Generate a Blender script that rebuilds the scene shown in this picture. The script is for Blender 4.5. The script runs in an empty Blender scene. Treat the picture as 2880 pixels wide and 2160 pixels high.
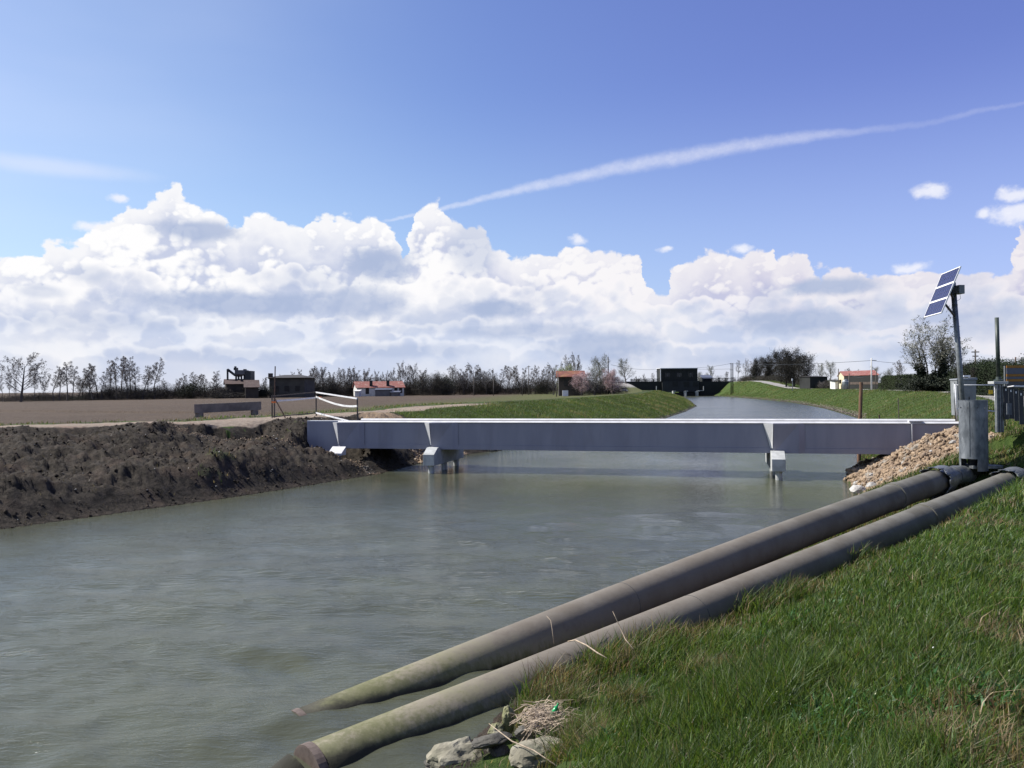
import bpy, bmesh, math, random
import numpy as np
from mathutils import Vector, Matrix, Quaternion
random.seed(7); rng = np.random.default_rng(7)
SC = bpy.context.scene
COL = SC.collection
R = math.radians

# ---------------------------------------------------------------- camera
F = 2217.0; EYE = 4.0                       # focal length in photo pixels, eye height above the water
ROLL = 0.009; PITCH = math.atan(12/F)
_r = Vector((math.cos(ROLL), 0, -math.sin(ROLL)))
_f0 = Vector((0, math.cos(PITCH), math.sin(PITCH)))
_u = _r.cross(_f0).normalized(); _f = _u.cross(_r).normalized()
cam_d = bpy.data.cameras.new('camera'); cam = bpy.data.objects.new('camera', cam_d); COL.objects.link(cam)
cam.matrix_world = Matrix(((_r.x, _u.x, -_f.x, 0), (_r.y, _u.y, -_f.y, 0), (_r.z, _u.z, -_f.z, EYE), (0, 0, 0, 1)))
cam_d.sensor_width = 36; cam_d.lens = F/2880*36; cam_d.clip_end = 9000; cam_d.clip_start = .05
SC.camera = cam
def ray(px, py): return (_f + _r*((px-1440)/F) - _u*((py-1080)/F))
def atz(px, py, z):
    d = ray(px, py); t = (z-EYE)/d.z; return Vector((d.x*t, d.y*t, z))
def aty(px, py, Y):
    d = ray(px, py); t = Y/d.y; return Vector((d.x*t, Y, EYE+d.z*t))

# ---------------------------------------------------------------- exposure, sun, sky
SC.view_settings.view_transform = 'Standard'; SC.view_settings.look = 'None'
SC.view_settings.exposure = .85; SC.view_settings.gamma = 1; SC.view_settings.use_curve_mapping = False
SUN_AZ = R(-71); SUN_EL = R(46)             # azimuth from +Y, negative = left
sun_dir = Vector((math.sin(SUN_AZ)*math.cos(SUN_EL), math.cos(SUN_AZ)*math.cos(SUN_EL), math.sin(SUN_EL)))
sl = bpy.data.lights.new('sun', 'SUN'); sl.energy = 4.4; sl.angle = R(.5); sl.color = (1, .955, .89)
so = bpy.data.objects.new('sun', sl); COL.objects.link(so)
so.rotation_euler = sun_dir.to_track_quat('Z', 'Y').to_euler()

cy = SC.cycles; cy.max_bounces = 5; cy.diffuse_bounces = 2; cy.glossy_bounces = 3; cy.transmission_bounces = 3; cy.transparent_max_bounces = 6
cy.caustics_reflective = False; cy.caustics_refractive = False; cy.sample_clamp_indirect = 6
W = bpy.data.worlds.new('World'); SC.world = W; W.use_nodes = True
class NT:
    def __init__(s, tree): s.t = tree; s.n = tree.nodes; s.l = tree.links
    def put(s, sock, v):
        if isinstance(v, S): s.l.new(v.o, sock)
        elif v is not None:
            try: sock.default_value = v
            except Exception: sock.default_value = (v[0], v[1], v[2], 1)
    def node(s, t, **k):
        n = s.n.new(t)
        for a, b in k.items(): setattr(n, a, b)
        return n
    def math(s, op, a, b=None, c=None, clamp=False):
        n = s.node('ShaderNodeMath', operation=op, use_clamp=clamp)
        for i, v in enumerate((a, b, c)):
            if v is not None: s.put(n.inputs[i], v)
        return S(s, n.outputs[0])
    def vmath(s, op, a, b=None, c=None, out=0):
        n = s.node('ShaderNodeVectorMath', operation=op)
        for i, v in enumerate((a, b, c)):
            if v is not None: s.put(n.inputs[i], v)
        return S(s, n.outputs[out])
    def step(s, v, lo, hi):                                    # smoothstep lo..hi
        n = s.node('ShaderNodeMapRange', interpolation_type='SMOOTHSTEP')
        s.put(n.inputs[0], v); n.inputs[1].default_value = lo; n.inputs[2].default_value = hi
        n.inputs[3].default_value = 0; n.inputs[4].default_value = 1
        return S(s, n.outputs[0])
    def rng(s, v, lo, hi, a, b):
        n = s.node('ShaderNodeMapRange'); s.put(n.inputs[0], v)
        for i, q in enumerate((lo, hi, a, b)): n.inputs[i+1].default_value = q
        return S(s, n.outputs[0])
    def mix(s, f, a, b, mode='MIX'):
        n = s.node('ShaderNodeMix', data_type='RGBA', blend_type=mode)
        s.put(n.inputs[0], f); s.put(n.inputs[6], a); s.put(n.inputs[7], b)
        return S(s, n.outputs[2])
    def noise(s, vec, scale, detail=4, rough=.55, dist=0, col=False):
        n = s.node('ShaderNodeTexNoise'); s.put(n.inputs['Vector'], vec)
        n.inputs['Scale'].default_value = scale; n.inputs['Detail'].default_value = detail
        n.inputs['Roughness'].default_value = rough; n.inputs['Distortion'].default_value = dist
        return S(s, n.outputs[1 if col else 0])
    def voro(s, vec, scale, feature='SMOOTH_F1', detail=0, smooth=1):
        n = s.node('ShaderNodeTexVoronoi', feature=feature); s.put(n.inputs['Vector'], vec)
        n.inputs['Scale'].default_value = scale
        try: n.inputs['Detail'].default_value = detail; n.inputs['Smoothness'].default_value = smooth
        except KeyError: pass
        return S(s, n.outputs[0])
    def curve(s, v, pts, lo, hi, ylo, yhi):                     # piecewise-linear function of v
        t = s.rng(v, lo, hi, 0, 1)
        n = s.node('ShaderNodeFloatCurve'); s.put(n.inputs[1], t)
        c = n.mapping.curves[0]
        P = [((x-lo)/(hi-lo), (y-ylo)/(yhi-ylo)) for x, y in pts]
        c.points[0].location = P[0]; c.points[1].location = P[-1]
        for p in P[1:-1]: c.points.new(*p)
        for p in c.points: p.handle_type = 'VECTOR'
        n.mapping.use_clip = False; n.mapping.update()
        return s.rng(S(s, n.outputs[0]), 0, 1, ylo, yhi)
    def comb(s, x, y, z):
        n = s.node('ShaderNodeCombineXYZ')
        for i, v in enumerate((x, y, z)): s.put(n.inputs[i], v)
        return S(s, n.outputs[0])
class S:
    def __init__(s, nt, o): s.nt = nt; s.o = o
    def __add__(s, b): return s.nt.math('ADD', s, b)
    __radd__ = __add__
    def __sub__(s, b): return s.nt.math('SUBTRACT', s, b)
    def __rsub__(s, b): return s.nt.math('SUBTRACT', b, s)
    def __mul__(s, b): return s.nt.math('MULTIPLY', s, b)
    __rmul__ = __mul__
    def __truediv__(s, b): return s.nt.math('DIVIDE', s, b)

def azel(px, py):
    d = ray(px, py).normalized(); return math.atan2(d.x, d.y), math.asin(d.z)

def build_world():
    t = NT(W.node_tree); t.n.clear()
    out = t.node('ShaderNodeOutputWorld'); bg = t.node('ShaderNodeBackground'); bg.inputs[1].default_value = .0555
    t.l.new(bg.outputs[0], out.inputs[0])
    sky = t.node('ShaderNodeTexSky', sky_type='NISHITA', sun_disc=False)
    sky.sun_elevation = SUN_EL; sky.sun_rotation = SUN_AZ % (2*math.pi); sky.altitude = 20
    sky.air_density = 1.0; sky.dust_density = .6; sky.ozone_density = 2.2
    tc = t.node('ShaderNodeTexCoord'); D = S(t, tc.outputs['Generated'])
    sep = t.node('ShaderNodeSeparateXYZ'); t.l.new(D.o, sep.inputs[0])
    x, y, z = (S(t, sep.outputs[i]) for i in range(3))
    az = t.math('ARCTAN2', x, y); el = t.math('ARCSINE', z)
    # noise fields on the direction, a little flattened
    Ds = t.vmath('MULTIPLY', D, (1, 1, 1.25))
    big = t.noise(Ds, 9, 3, .5)
    wn = t.noise(Ds, 22, 5, .62, col=True)
    wv = t.vmath('MULTIPLY', t.vmath('SUBTRACT', wn, (.5, .5, .5)), (.022, .022, .022))
    Dw = t.vmath('ADD', Ds, wv)
    def lobes(vec):
        a, b_, c_ = t.voro(vec, 15, 'F1'), t.voro(vec, 36, 'F1'), t.voro(vec, 85, 'F1')
        return (1-a*a)*.50 + (1-b_*b_)*.33 + (1-c_*c_)*.17
    R0 = lobes(Dw); R1 = lobes(t.vmath('ADD', Dw, (-.0045, 0, .0055)))
    def relief(vec): return t.noise(vec, 11, 5, .52, .25)
    S0 = relief(Ds); S1 = relief(t.vmath('ADD', Ds, (-.016, 0, .020)))
    # silhouette of the cloud bank, by azimuth
    prof = [(0,732),(50,706),(95,700),(130,667),(174,655),(235,668),(262,640),(300,632),(330,606),(352,568),(400,553),(440,545),(477,504),(498,512),(515,556),(560,585),(613,600),
            (656,650),(678,629),(732,613),(803,624),(868,640),(882,610),(920,604),(976,602),(1041,613),(1080,640),(1112,675),(1138,735),(1152,690),(1166,645),(1178,575),(1205,564),(1241,568),
            (1255,600),(1301,617),(1340,640),(1360,658),(1404,700),(1440,735),(1472,752),(1500,730),(1560,716),(1642,703),(1724,703),(1790,726),(1812,745),(1800,760),(1822,800),(1850,828),(1881,822),
            (1897,755),(1950,735),(2000,706),(2060,730),(2090,745),(2125,704),(2165,704),(2185,750),(2244,709),(2262,712),(2293,745),(2350,752),(2450,765),(2560,770),(2650,782),(2760,770),(2835,765),(2862,700),(2880,655)]
    pts = []; last = -9
    for px, py in prof:
        a, e = azel(px, py)
        if a > last+.0012: pts.append((a, e)); last = a
    A0, A1 = pts[0][0], pts[-1][0]
    sw = t.node('ShaderNodeSeparateXYZ'); t.l.new(wn.o, sw.inputs[0]); azw = az+(S(t, sw.outputs[0])-.5)*.045
    h_in = t.curve(azw, pts, A0, A1, 0, .35)
    h_out = .075 + (t.noise(D, 3.2, 2, .5)-.5)*.22
    side = t.step(t.math('ABSOLUTE', az), .60, .72)
    h = h_in*(1-side) + h_out*side
    pert = (R0-.70)*.042 + (t.noise(Ds, 120, 4, .65)-.5)*.007 + (big-.5)*.012
    e = h + pert - el
    mask = t.step(e, -.0022, .0030)
    # little detached clouds
    def blob(cx, cy, rx, ry, soft=.55, warp=.9):
        a, c = azel(cx, cy)
        u = (az-a)/(rx/F) + (t.rngw-.5)*warp
        v = (el-c)/(ry/F) + (t.rngw2-.5)*warp
        l = t.vmath('LENGTH', t.comb(u, v, 0), out=1)
        return t.step(l, 1.15, 1.15-soft)
    t.rngw = t.noise(Ds, 34, 4, .6); t.rngw2 = t.noise(t.vmath('ADD', Ds, (3, 5, 1)), 34, 4, .6)
    small = None
    for b in [(2622, 532, 42, 20), (2855, 600, 62, 30), (2770, 600, 22, 14), (2850, 545, 38, 20), (1630, 678, 30, 15), (327, 558, 22, 12), (2090, 700, 30, 13), (275, 640, 60, 14), (1870, 702, 26, 10), (2560, 752, 50, 14)]:
        m = blob(*b, soft=.9, warp=2.6)*.8; small = m if small is None else t.math('MAXIMUM', small, m)
    # shading: relief lit from the upper left, flat grey bases, blue-grey hollows
    lit = t.step((S0-S1)*3.2 + (R0-R1)*3.0 + (R0-.78)*1.3 + .55 + (big-.5)*1.2, .05, .85)
    rim = t.step(e, .055, .004)
    lit = t.math('MAXIMUM', lit, rim*.85)
    base = None
    for b in [(555, 650, 120, 34, 1.), (1070, 745, 110, 60, 1.), (700, 855, 360, 42, 1.0), (1000, 850, 170, 55, .9), (870, 790, 210, 40, .35), (1330, 690, 90, 95, .6), (1395, 868, 125, 32, 1.), (1480, 930, 260, 26, .7),
              (1700, 975, 190, 60, .9), (1500, 830, 70, 50, .25), (2340, 806, 140, 28, 1.), (2240, 905, 200, 44, .9), (2160, 850, 60, 60, .3), (2120, 1010, 200, 20, .5), (2750, 900, 150, 60, .6), (2720, 800, 60, 50, .3),
              (2560, 985, 120, 22, .4), (300, 905, 240, 30, .45), (120, 820, 60, 20, .5), (245, 770, 60, 26, .45), (1120, 985, 260, 26, .5), (2450, 870, 90, 40, .4), (640, 1000, 300, 22, .4), (1250, 905, 180, 40, .35)]:
        m = blob(*b[:4], soft=.75)*b[4]; base = m if base is None else t.math('MAXIMUM', base, m)
    dim = t.step(az, -.25, .55)
    white = t.mix(t.step(el, .13, .01), (10.0, 9.95, 10.0, 1), (8.3, 8.5, 9.1, 1))
    white = t.mix(dim*1., white, t.mix(1., white, (.87, .84, .88, 1), 'MULTIPLY'))
    shade = t.mix(dim, (5.8, 6.3, 8.0, 1), (5.3, 5.2, 7.2, 1))
    c = t.mix(lit, shade, white)
    # nearer banks of cumulus in front of the main one: bright rims over grey bodies
    def bank(lst, soft, amp, seed, c):
        P_ = []; last = -9
        for px, py in lst:
            a, e_ = azel(px, py)
            if a > last+.001: P_.append((a, e_)); last = a
        hh = t.curve(az, P_, P_[0][0], P_[-1][0], 0, .3)
        Dk = t.vmath('ADD', Dw, (seed, 1.3, .7)); va = t.voro(Dk, 24, 'F1'); vb = t.voro(Dk, 60, 'F1'); rr = (1-va*va)*.64+(1-vb*vb)*.32
        ee = hh+(rr-.75)*amp*1.4+(t.noise(Dk, 9, 2, .5)-.5)*.022-el
        m = t.step(ee, -.003, .004)*(1-side)
        fall = t.step(ee+(rr-.75)*.03, soft, .004)
        body = t.mix(fall, t.mix(t.step(S0, .4, .6), (5.5, 6.1, 7.9, 1), (7.9, 8.1, 8.9, 1)), t.mix(dim, (10.0, 9.9, 10.0, 1), (8.9, 8.5, 8.9, 1)))
        return t.mix(m*t.rng(S1, .35, .6, .55, 1), c, body)
    c = bank([(0,800),(120,775),(240,750),(330,735),(420,765),(520,795),(600,815),(700,790),(760,755),(820,735),(900,775),(1000,800),(1120,815),(1200,765),(1290,755),(1400,790),(1480,800),(1560,780),(1640,800),(1750,790),(1850,850),(1950,830),(2080,795),(2200,825),(2300,795),(2420,815),(2520,785),(2640,830),(2760,805),(2880,800)], .030, .040, 2.1, c)
    c = bank([(0,890),(200,905),(420,880),(640,905),(900,885),(1100,900),(1300,890),(1500,915),(1700,900),(1900,890),(2100,880),(2300,905),(2500,880),(2700,900),(2880,890)], .018, .030, 5.7, c)
    c = bank([(0,955),(600,965),(1200,950),(1800,965),(2400,950),(2880,960)], .014, .018, 8.2, c)
    warmv = t.mix(t.step(big, .35, .7), (6.0, 7.0, 9.0, 1), (8.7, 8.8, 9.3, 1))
    low = t.step(el, .135, .05)                                  # layered haze of far clouds under the bank
    c = t.mix(low*.42, c, warmv)
    c = t.mix(base*t.rng(lit, 0, 1, 1, .85), c, (4.3, 5.1, 7.1, 1))
    c = t.mix(t.step(el, .035, -.004)*.6, c, (7.6, 7.8, 8.6, 1))
    # clear sky: Nishita tinted towards the violet blue of the upper right
    sc = S(t, sky.outputs[0])
    tint = t.mix(t.step(az+el*.5, -.35, .75), (1.10, 1.20, 1.40, 1), (1.18, 1.06, 1.64, 1))
    sc = t.mix(1., sc, tint, 'MULTIPLY')
    veil = t.step(az*-1+el*.15, .05, .75)*t.rng(t.noise(t.vmath('MULTIPLY', D, (1, 1, 4)), 2.2, 3, .5), .3, .7, .4, 1)
    sc = t.mix(veil*.34, sc, (8.6, 9.0, 10.4, 1))
    sc = t.mix(t.step(el, .38, .12)*.24, sc, (6.6, 8.6, 10.4, 1))
    band = blob(140, 468, 260, 26, 1.0, .3)*.35
    sc = t.mix(band, sc, (8.8, 9.0, 10, 1))
    # contrail
    ct = [(1060, 628, 4, .0), (1100, 620, 5, .3), (1180, 602, 6, .35), (1300, 574, 9, .38), (1460, 533, 15, .42), (1700, 479, 22, .42), (1900, 443, 25, .42), (2100, 408, 22, .40), (2300, 380, 17, .33), (2450, 364, 11, .14),
          (2600, 350, 9, .08), (2750, 312, 8, .13), (2880, 290, 6, .11)]
    cp = [(*azel(a, b), w/F, q) for a, b, w, q in ct]
    a0, a1 = cp[0][0], cp[-1][0]
    ce = t.curve(az, [(p[0], p[1]) for p in cp], a0, a1, 0, .5)
    cw = t.curve(az, [(p[0], p[2]) for p in cp], a0, a1, 0, .02)
    ca = t.curve(az, [(p[0], p[3]) for p in cp], a0, a1, 0, 1)
    dd = t.math('ABSOLUTE', (el-ce) + (t.noise(Ds, 45, 5, .7)-.5)*.009)/cw
    trail = t.step(dd, 1.15, .1)*ca*t.rng(t.noise(Ds, 70, 5, .7), .3, .7, .65, 1.1)
    trail = trail*t.step(az, a0, a0+.01)*t.step(az, a1+.12, a1)
    sc = t.mix(trail, sc, (9.6, 9.6, 10.3, 1))
    sc = t.mix(small, sc, t.mix(lit, (7.3, 7.4, 9.2, 1), (9.8, 9.8, 10.2, 1)))
    fin = t.mix(mask, sc, c)
    t.l.new(fin.o, bg.inputs[0])
build_world()
W.cycles.sampling_method = 'MANUAL'; W.cycles.sample_map_resolution = 512
# ---------------------------------------------------------------- mesh and object helpers
class MB:
    def __init__(s): s.v = []; s.f = []
    def add(s, vs, fs):
        o = len(s.v); s.v += [tuple(v) for v in vs]; s.f += [tuple(i+o for i in f) for f in fs]; return s
    def box(s, c, size, rz=0, M=None):
        hx, hy, hz = size[0]/2, size[1]/2, size[2]/2
        vs = [Vector((x*hx, y*hy, z*hz)) for z in (-1, 1) for y in (-1, 1) for x in (-1, 1)]
        if M is None: M = Matrix.Rotation(rz, 3, 'Z')
        vs = [M @ v + Vector(c) for v in vs]
        return s.add(vs, [(0,2,3,1), (4,5,7,6), (0,1,5,4), (2,6,7,3), (0,4,6,2), (1,3,7,5)])
    def hexa(s, b, t):                       # bottom ring and top ring of n points, counter-clockwise seen from above
        n = len(b); return s.add(list(b)+list(t), [tuple(range(n))[::-1], tuple(range(n, 2*n))]+[(i, (i+1)%n, n+(i+1)%n, n+i) for i in range(n)])
    def bar(s, p, q, w, h=None):             # square bar between two points
        h = h or w; p = Vector(p); q = Vector(q); d = (q-p).normalized()
        a = d.cross(Vector((0,0,1))) if abs(d.z) < .95 else d.cross(Vector((1,0,0))); a.normalize(); b = a.cross(d).normalized()
        A = a*w/2; B = b*h/2
        vs = [e+x*A+y*B for e in (p, q) for x, y in ((-1,-1),(1,-1),(1,1),(-1,1))]
        return s.add(vs, [(3,2,1,0), (4,5,6,7), (0,1,5,4), (1,2,6,5), (2,3,7,6), (3,0,4,7)])
    def tube(s, pts, rad, n=8, caps=True):
        pts = [Vector(p) for p in pts]
        if not hasattr(rad, '__len__'): rad = [rad]*len(pts)
        o = len(s.v); ref = None
        for i, p in enumerate(pts):
            d = (pts[min(i+1, len(pts)-1)]-pts[max(i-1, 0)]).normalized()
            if ref is None:
                ref = d.cross(Vector((0,0,1))) if abs(d.z) < .9 else d.cross(Vector((1,0,0)))
            a = (ref - d*ref.dot(d)).normalized(); b = d.cross(a); ref = a
            for k in range(n):
                th = 2*math.pi*k/n; s.v.append(tuple(p+(a*math.cos(th)+b*math.sin(th))*rad[i]))
        for i in range(len(pts)-1):
            for k in range(n):
                s.f.append((o+i*n+k, o+i*n+(k+1)%n, o+(i+1)*n+(k+1)%n, o+(i+1)*n+k))
        if caps:
            s.f.append(tuple(o+k for k in range(n))[::-1]); s.f.append(tuple(o+(len(pts)-1)*n+k for k in range(n)))
        return s
    def build(s, name, m, parent=None, smooth=False, bevel=0, world=True):
        L = ROOT.get(parent.name, Vector()) if (parent is not None and world) else Vector()
        me = bpy.data.meshes.new(name); me.from_pydata([(v[0]-L.x, v[1]-L.y, v[2]-L.z) for v in s.v], [], s.f)
        me.materials.append(m)
        if smooth: me.polygons.foreach_set('use_smooth', [True]*len(me.polygons))
        me.update()
        return link(name, me, parent, bevel)
ROOT = {}
def link(name, me, parent=None, bevel=0):
    o = bpy.data.objects.new(name, me); COL.objects.link(o)
    if parent is not None:
        o.parent = parent
        ROOT[o.name] = ROOT.get(parent.name, Vector())
    if bevel:
        b = o.modifiers.new('bevel', 'BEVEL'); b.width = bevel; b.segments = 2; b.limit_method = 'ANGLE'
    return o
def tag(o, label, cat, group=None):
    o['label'] = label; o['category'] = cat
    if group: o['group'] = group
    return o
def thing(name, label, cat, loc=(0,0,0), group=None, rz=0):
    o = bpy.data.objects.new(name, None); COL.objects.link(o); o.location = loc; o.rotation_euler = (0,0,rz)
    o.empty_display_size = .1; ROOT[o.name] = Vector(loc)
    return tag(o, label, cat, group)
def npmesh(name, V, Fc, m, parent=None, smooth=True, mats=None):
    me = bpy.data.meshes.new(name); V = np.ascontiguousarray(V, dtype=np.float32); Fc = np.ascontiguousarray(Fc, dtype=np.int32)
    nf, k = Fc.shape
    me.vertices.add(len(V)); me.vertices.foreach_set('co', V.ravel())
    me.loops.add(nf*k); me.loops.foreach_set('vertex_index', Fc.ravel())
    me.polygons.add(nf); me.polygons.foreach_set('loop_start', np.arange(0, nf*k, k, dtype=np.int32))
    me.polygons.foreach_set('loop_total', np.full(nf, k, dtype=np.int32))
    if smooth: me.polygons.foreach_set('use_smooth', np.ones(nf, dtype=bool))
    me.update(calc_edges=True)
    if m is not None: me.materials.append(m)
    return me
def vcol(me, name, C):
    a = me.attributes.new(name, 'FLOAT_COLOR', 'POINT'); C = np.asarray(C, dtype=np.float32)
    if C.shape[1] == 3: C = np.hstack([C, np.ones((len(C), 1), np.float32)])
    a.data.foreach_set('color', C.ravel())

# numpy value noise
def _h(ix, iy, s):
    n = (ix.astype(np.int64)*374761393 + iy.astype(np.int64)*668265263 + s*974634777) & 0x7fffffff
    n = ((n ^ (n >> 13))*1274126177) & 0x7fffffff
    n = n ^ (n >> 16)
    return (n & 0xffff)/65535.
def vnoise(x, y, s=0):
    ix = np.floor(x); iy = np.floor(y); fx = x-ix; fy = y-iy
    fx = fx*fx*(3-2*fx); fy = fy*fy*(3-2*fy)
    return (_h(ix, iy, s)*(1-fx)*(1-fy)+_h(ix+1, iy, s)*fx*(1-fy)+_h(ix, iy+1, s)*(1-fx)*fy+_h(ix+1, iy+1, s)*fx*fy)
def fbm(x, y, o=4, s=0, g=.5):
    a = 1; t = 0; n = 0
    for i in range(o):
        t = t+a*vnoise(x*2**i+i*17.3, y*2**i-i*9.1, s+i); n += a; a *= g
    return t/n
def sst(x, a, b):
    t = np.clip((x-a)/(b-a), 0, 1); return t*t*(3-2*t)

# ---------------------------------------------------------------- materials
def mat(name, c1, c2=None, scale=4, rough=.7, metal=0, bump=0, bscale=None, spec=.4, detail=5, stretch=(1,1,1), c3=None, lo=.35, hi=.65, coord='pos'):
    m = bpy.data.materials.new(name); m.use_nodes = True; t = NT(m.node_tree); b = t.n['Principled BSDF']
    b.inputs['Roughness'].default_value = rough; b.inputs['Metallic'].default_value = metal
    b.inputs['Specular IOR Level'].default_value = spec
    if coord == 'pos': g = S(t, t.node('ShaderNodeNewGeometry').outputs['Position'])
    else: g = S(t, t.node('ShaderNodeTexCoord').outputs['Object'])
    g = t.vmath('MULTIPLY', g, stretch)
    if c2 is None: c2 = tuple(x*.8 for x in c1)
    n = t.noise(g, scale, detail, .6)
    c = t.mix(t.step(n, lo, hi), (*c1, 1), (*c2, 1))
    if c3 is not None: c = t.mix(t.step(t.noise(t.vmath('ADD', g, (7, 3, 5)), scale*.45, detail, .65), .5, .68), c, (*c3, 1))
    t.l.new(c.o, b.inputs['Base Color'])
    if bump:
        bn = t.node('ShaderNodeBump'); bn.inputs['Strength'].default_value = bump; bn.inputs['Distance'].default_value = .02
        t.l.new(t.noise(g, bscale or scale*5, 5, .6).o, bn.inputs['Height']); t.l.new(bn.outputs[0], b.inputs['Normal'])
    return m
def mat_vcol(name, trans=.35, rough=.6, spec=.25):
    m = bpy.data.materials.new(name); m.use_nodes = True; t = NT(m.node_tree); b = t.n['Principled BSDF']; o = t.n['Material Output']
    a = t.node('ShaderNodeAttribute', attribute_name='tint'); b.inputs['Roughness'].default_value = rough
    b.inputs['Specular IOR Level'].default_value = spec
    t.l.new(a.outputs['Color'], b.inputs['Base Color'])
    if trans:
        tr = t.node('ShaderNodeBsdfTranslucent'); t.l.new(t.mix(1., S(t, a.outputs['Color']), (1.5, 1.5, .9, 1), 'MULTIPLY').o, tr.inputs[0])
        mx = t.node('ShaderNodeMixShader'); mx.inputs[0].default_value = trans
        t.l.new(b.outputs[0], mx.inputs[1]); t.l.new(tr.outputs[0], mx.inputs[2]); t.l.new(mx.outputs[0], o.inputs[0])
    return m
# ---------------------------------------------------------------- terrain
LWL = np.array([(-60,-60),(-34,-8),(-24,8),(-15,23),(-10.5,29.5),(-6.3,37.2),(-5.2,41.5),(-2.7,48),(.8,53),(9,75),(18.6,97.4),(27.9,126.7),(37.7,161),(48,211),(58,262),(68.8,321),(76,362)], float)
RWL = np.array([(-34,-50),(-8,-6),(-3.4,3),(-.7,8.3),(2.2,15),(6.2,20),(9.9,24.3),(13.0,28.8),(14,33.2),(18,41),(29,67),(41.7,95),(54,136),(68,193),(77.7,265),(85,333),(89,362)], float)
def pipe_axis(A, B, edge, Rr):
    pts = []
    for px, py in edge:
        d = ray(px, py); k = d.x/d.y
        t = (A[0]-k*A[1])/(k*(B[1]-A[1])-(B[0]-A[0])); Y = A[1]+t*(B[1]-A[1]); X = A[0]+t*(B[0]-A[0])
        e = aty(px, py, Y); pts.append((t, e.z))
    c = np.polyfit([p[0] for p in pts], [p[1] for p in pts], 2)
    return lambda t: Vector((A[0]+t*(B[0]-A[0]), A[1]+t*(B[1]-A[1]), float(np.polyval(c, t))-Rr*1.06+.0*t))
PR = .35
P1 = pipe_axis((-2.65, 9.55), (12.6, 23.5), [(827,2005), (1172,1862), (1562,1706), (1953,1562), (2344,1419), (2604,1328)], PR)
P2 = pipe_axis((-2.25, 8.45), (13.3, 22.3), [(860,2106), (1016,2040), (1288,1920), (1599,1803), (1871,1701), (2088,1618), (2499,1457), (2716,1373), (2815,1331)], PR)
def sdist(x, y, P, side):
    best = np.full(x.shape, 1e9); sg = np.zeros(x.shape); yn = np.zeros(x.shape)
    for a, b in zip(P[:-1], P[1:]):
        d = b-a; L = d@d; t = np.clip(((x-a[0])*d[0]+(y-a[1])*d[1])/L, 0, 1)
        qx = a[0]+t*d[0]; qy = a[1]+t*d[1]; r = np.hypot(x-qx, y-qy)
        cr = (d[0]*(y-a[1])-d[1]*(x-a[0]))*side
        m = r < best-1e-9
        best = np.where(m, r, best); sg = np.where(m, np.sign(cr), sg); yn = np.where(m, qy, yn)
    return best*sg, yn
I = np.interp
def wl_(yn): return I(yn, [0,23,30,38,45,53,75], [17,17,14,8.5,7.5,8,9])
def wr_(yn): return I(yn, [0,8,14,18,22,27,31,40,60], [4.8,4.8,5.6,5.8,5.8,5.6,5.6,6,7.5])
def tr_(yn): return I(yn, [0,20,27,40,60], [2.4,2.4,2.55,2.9,3.1])
TS = np.linspace(-.1, 1.2, 40)
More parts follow.
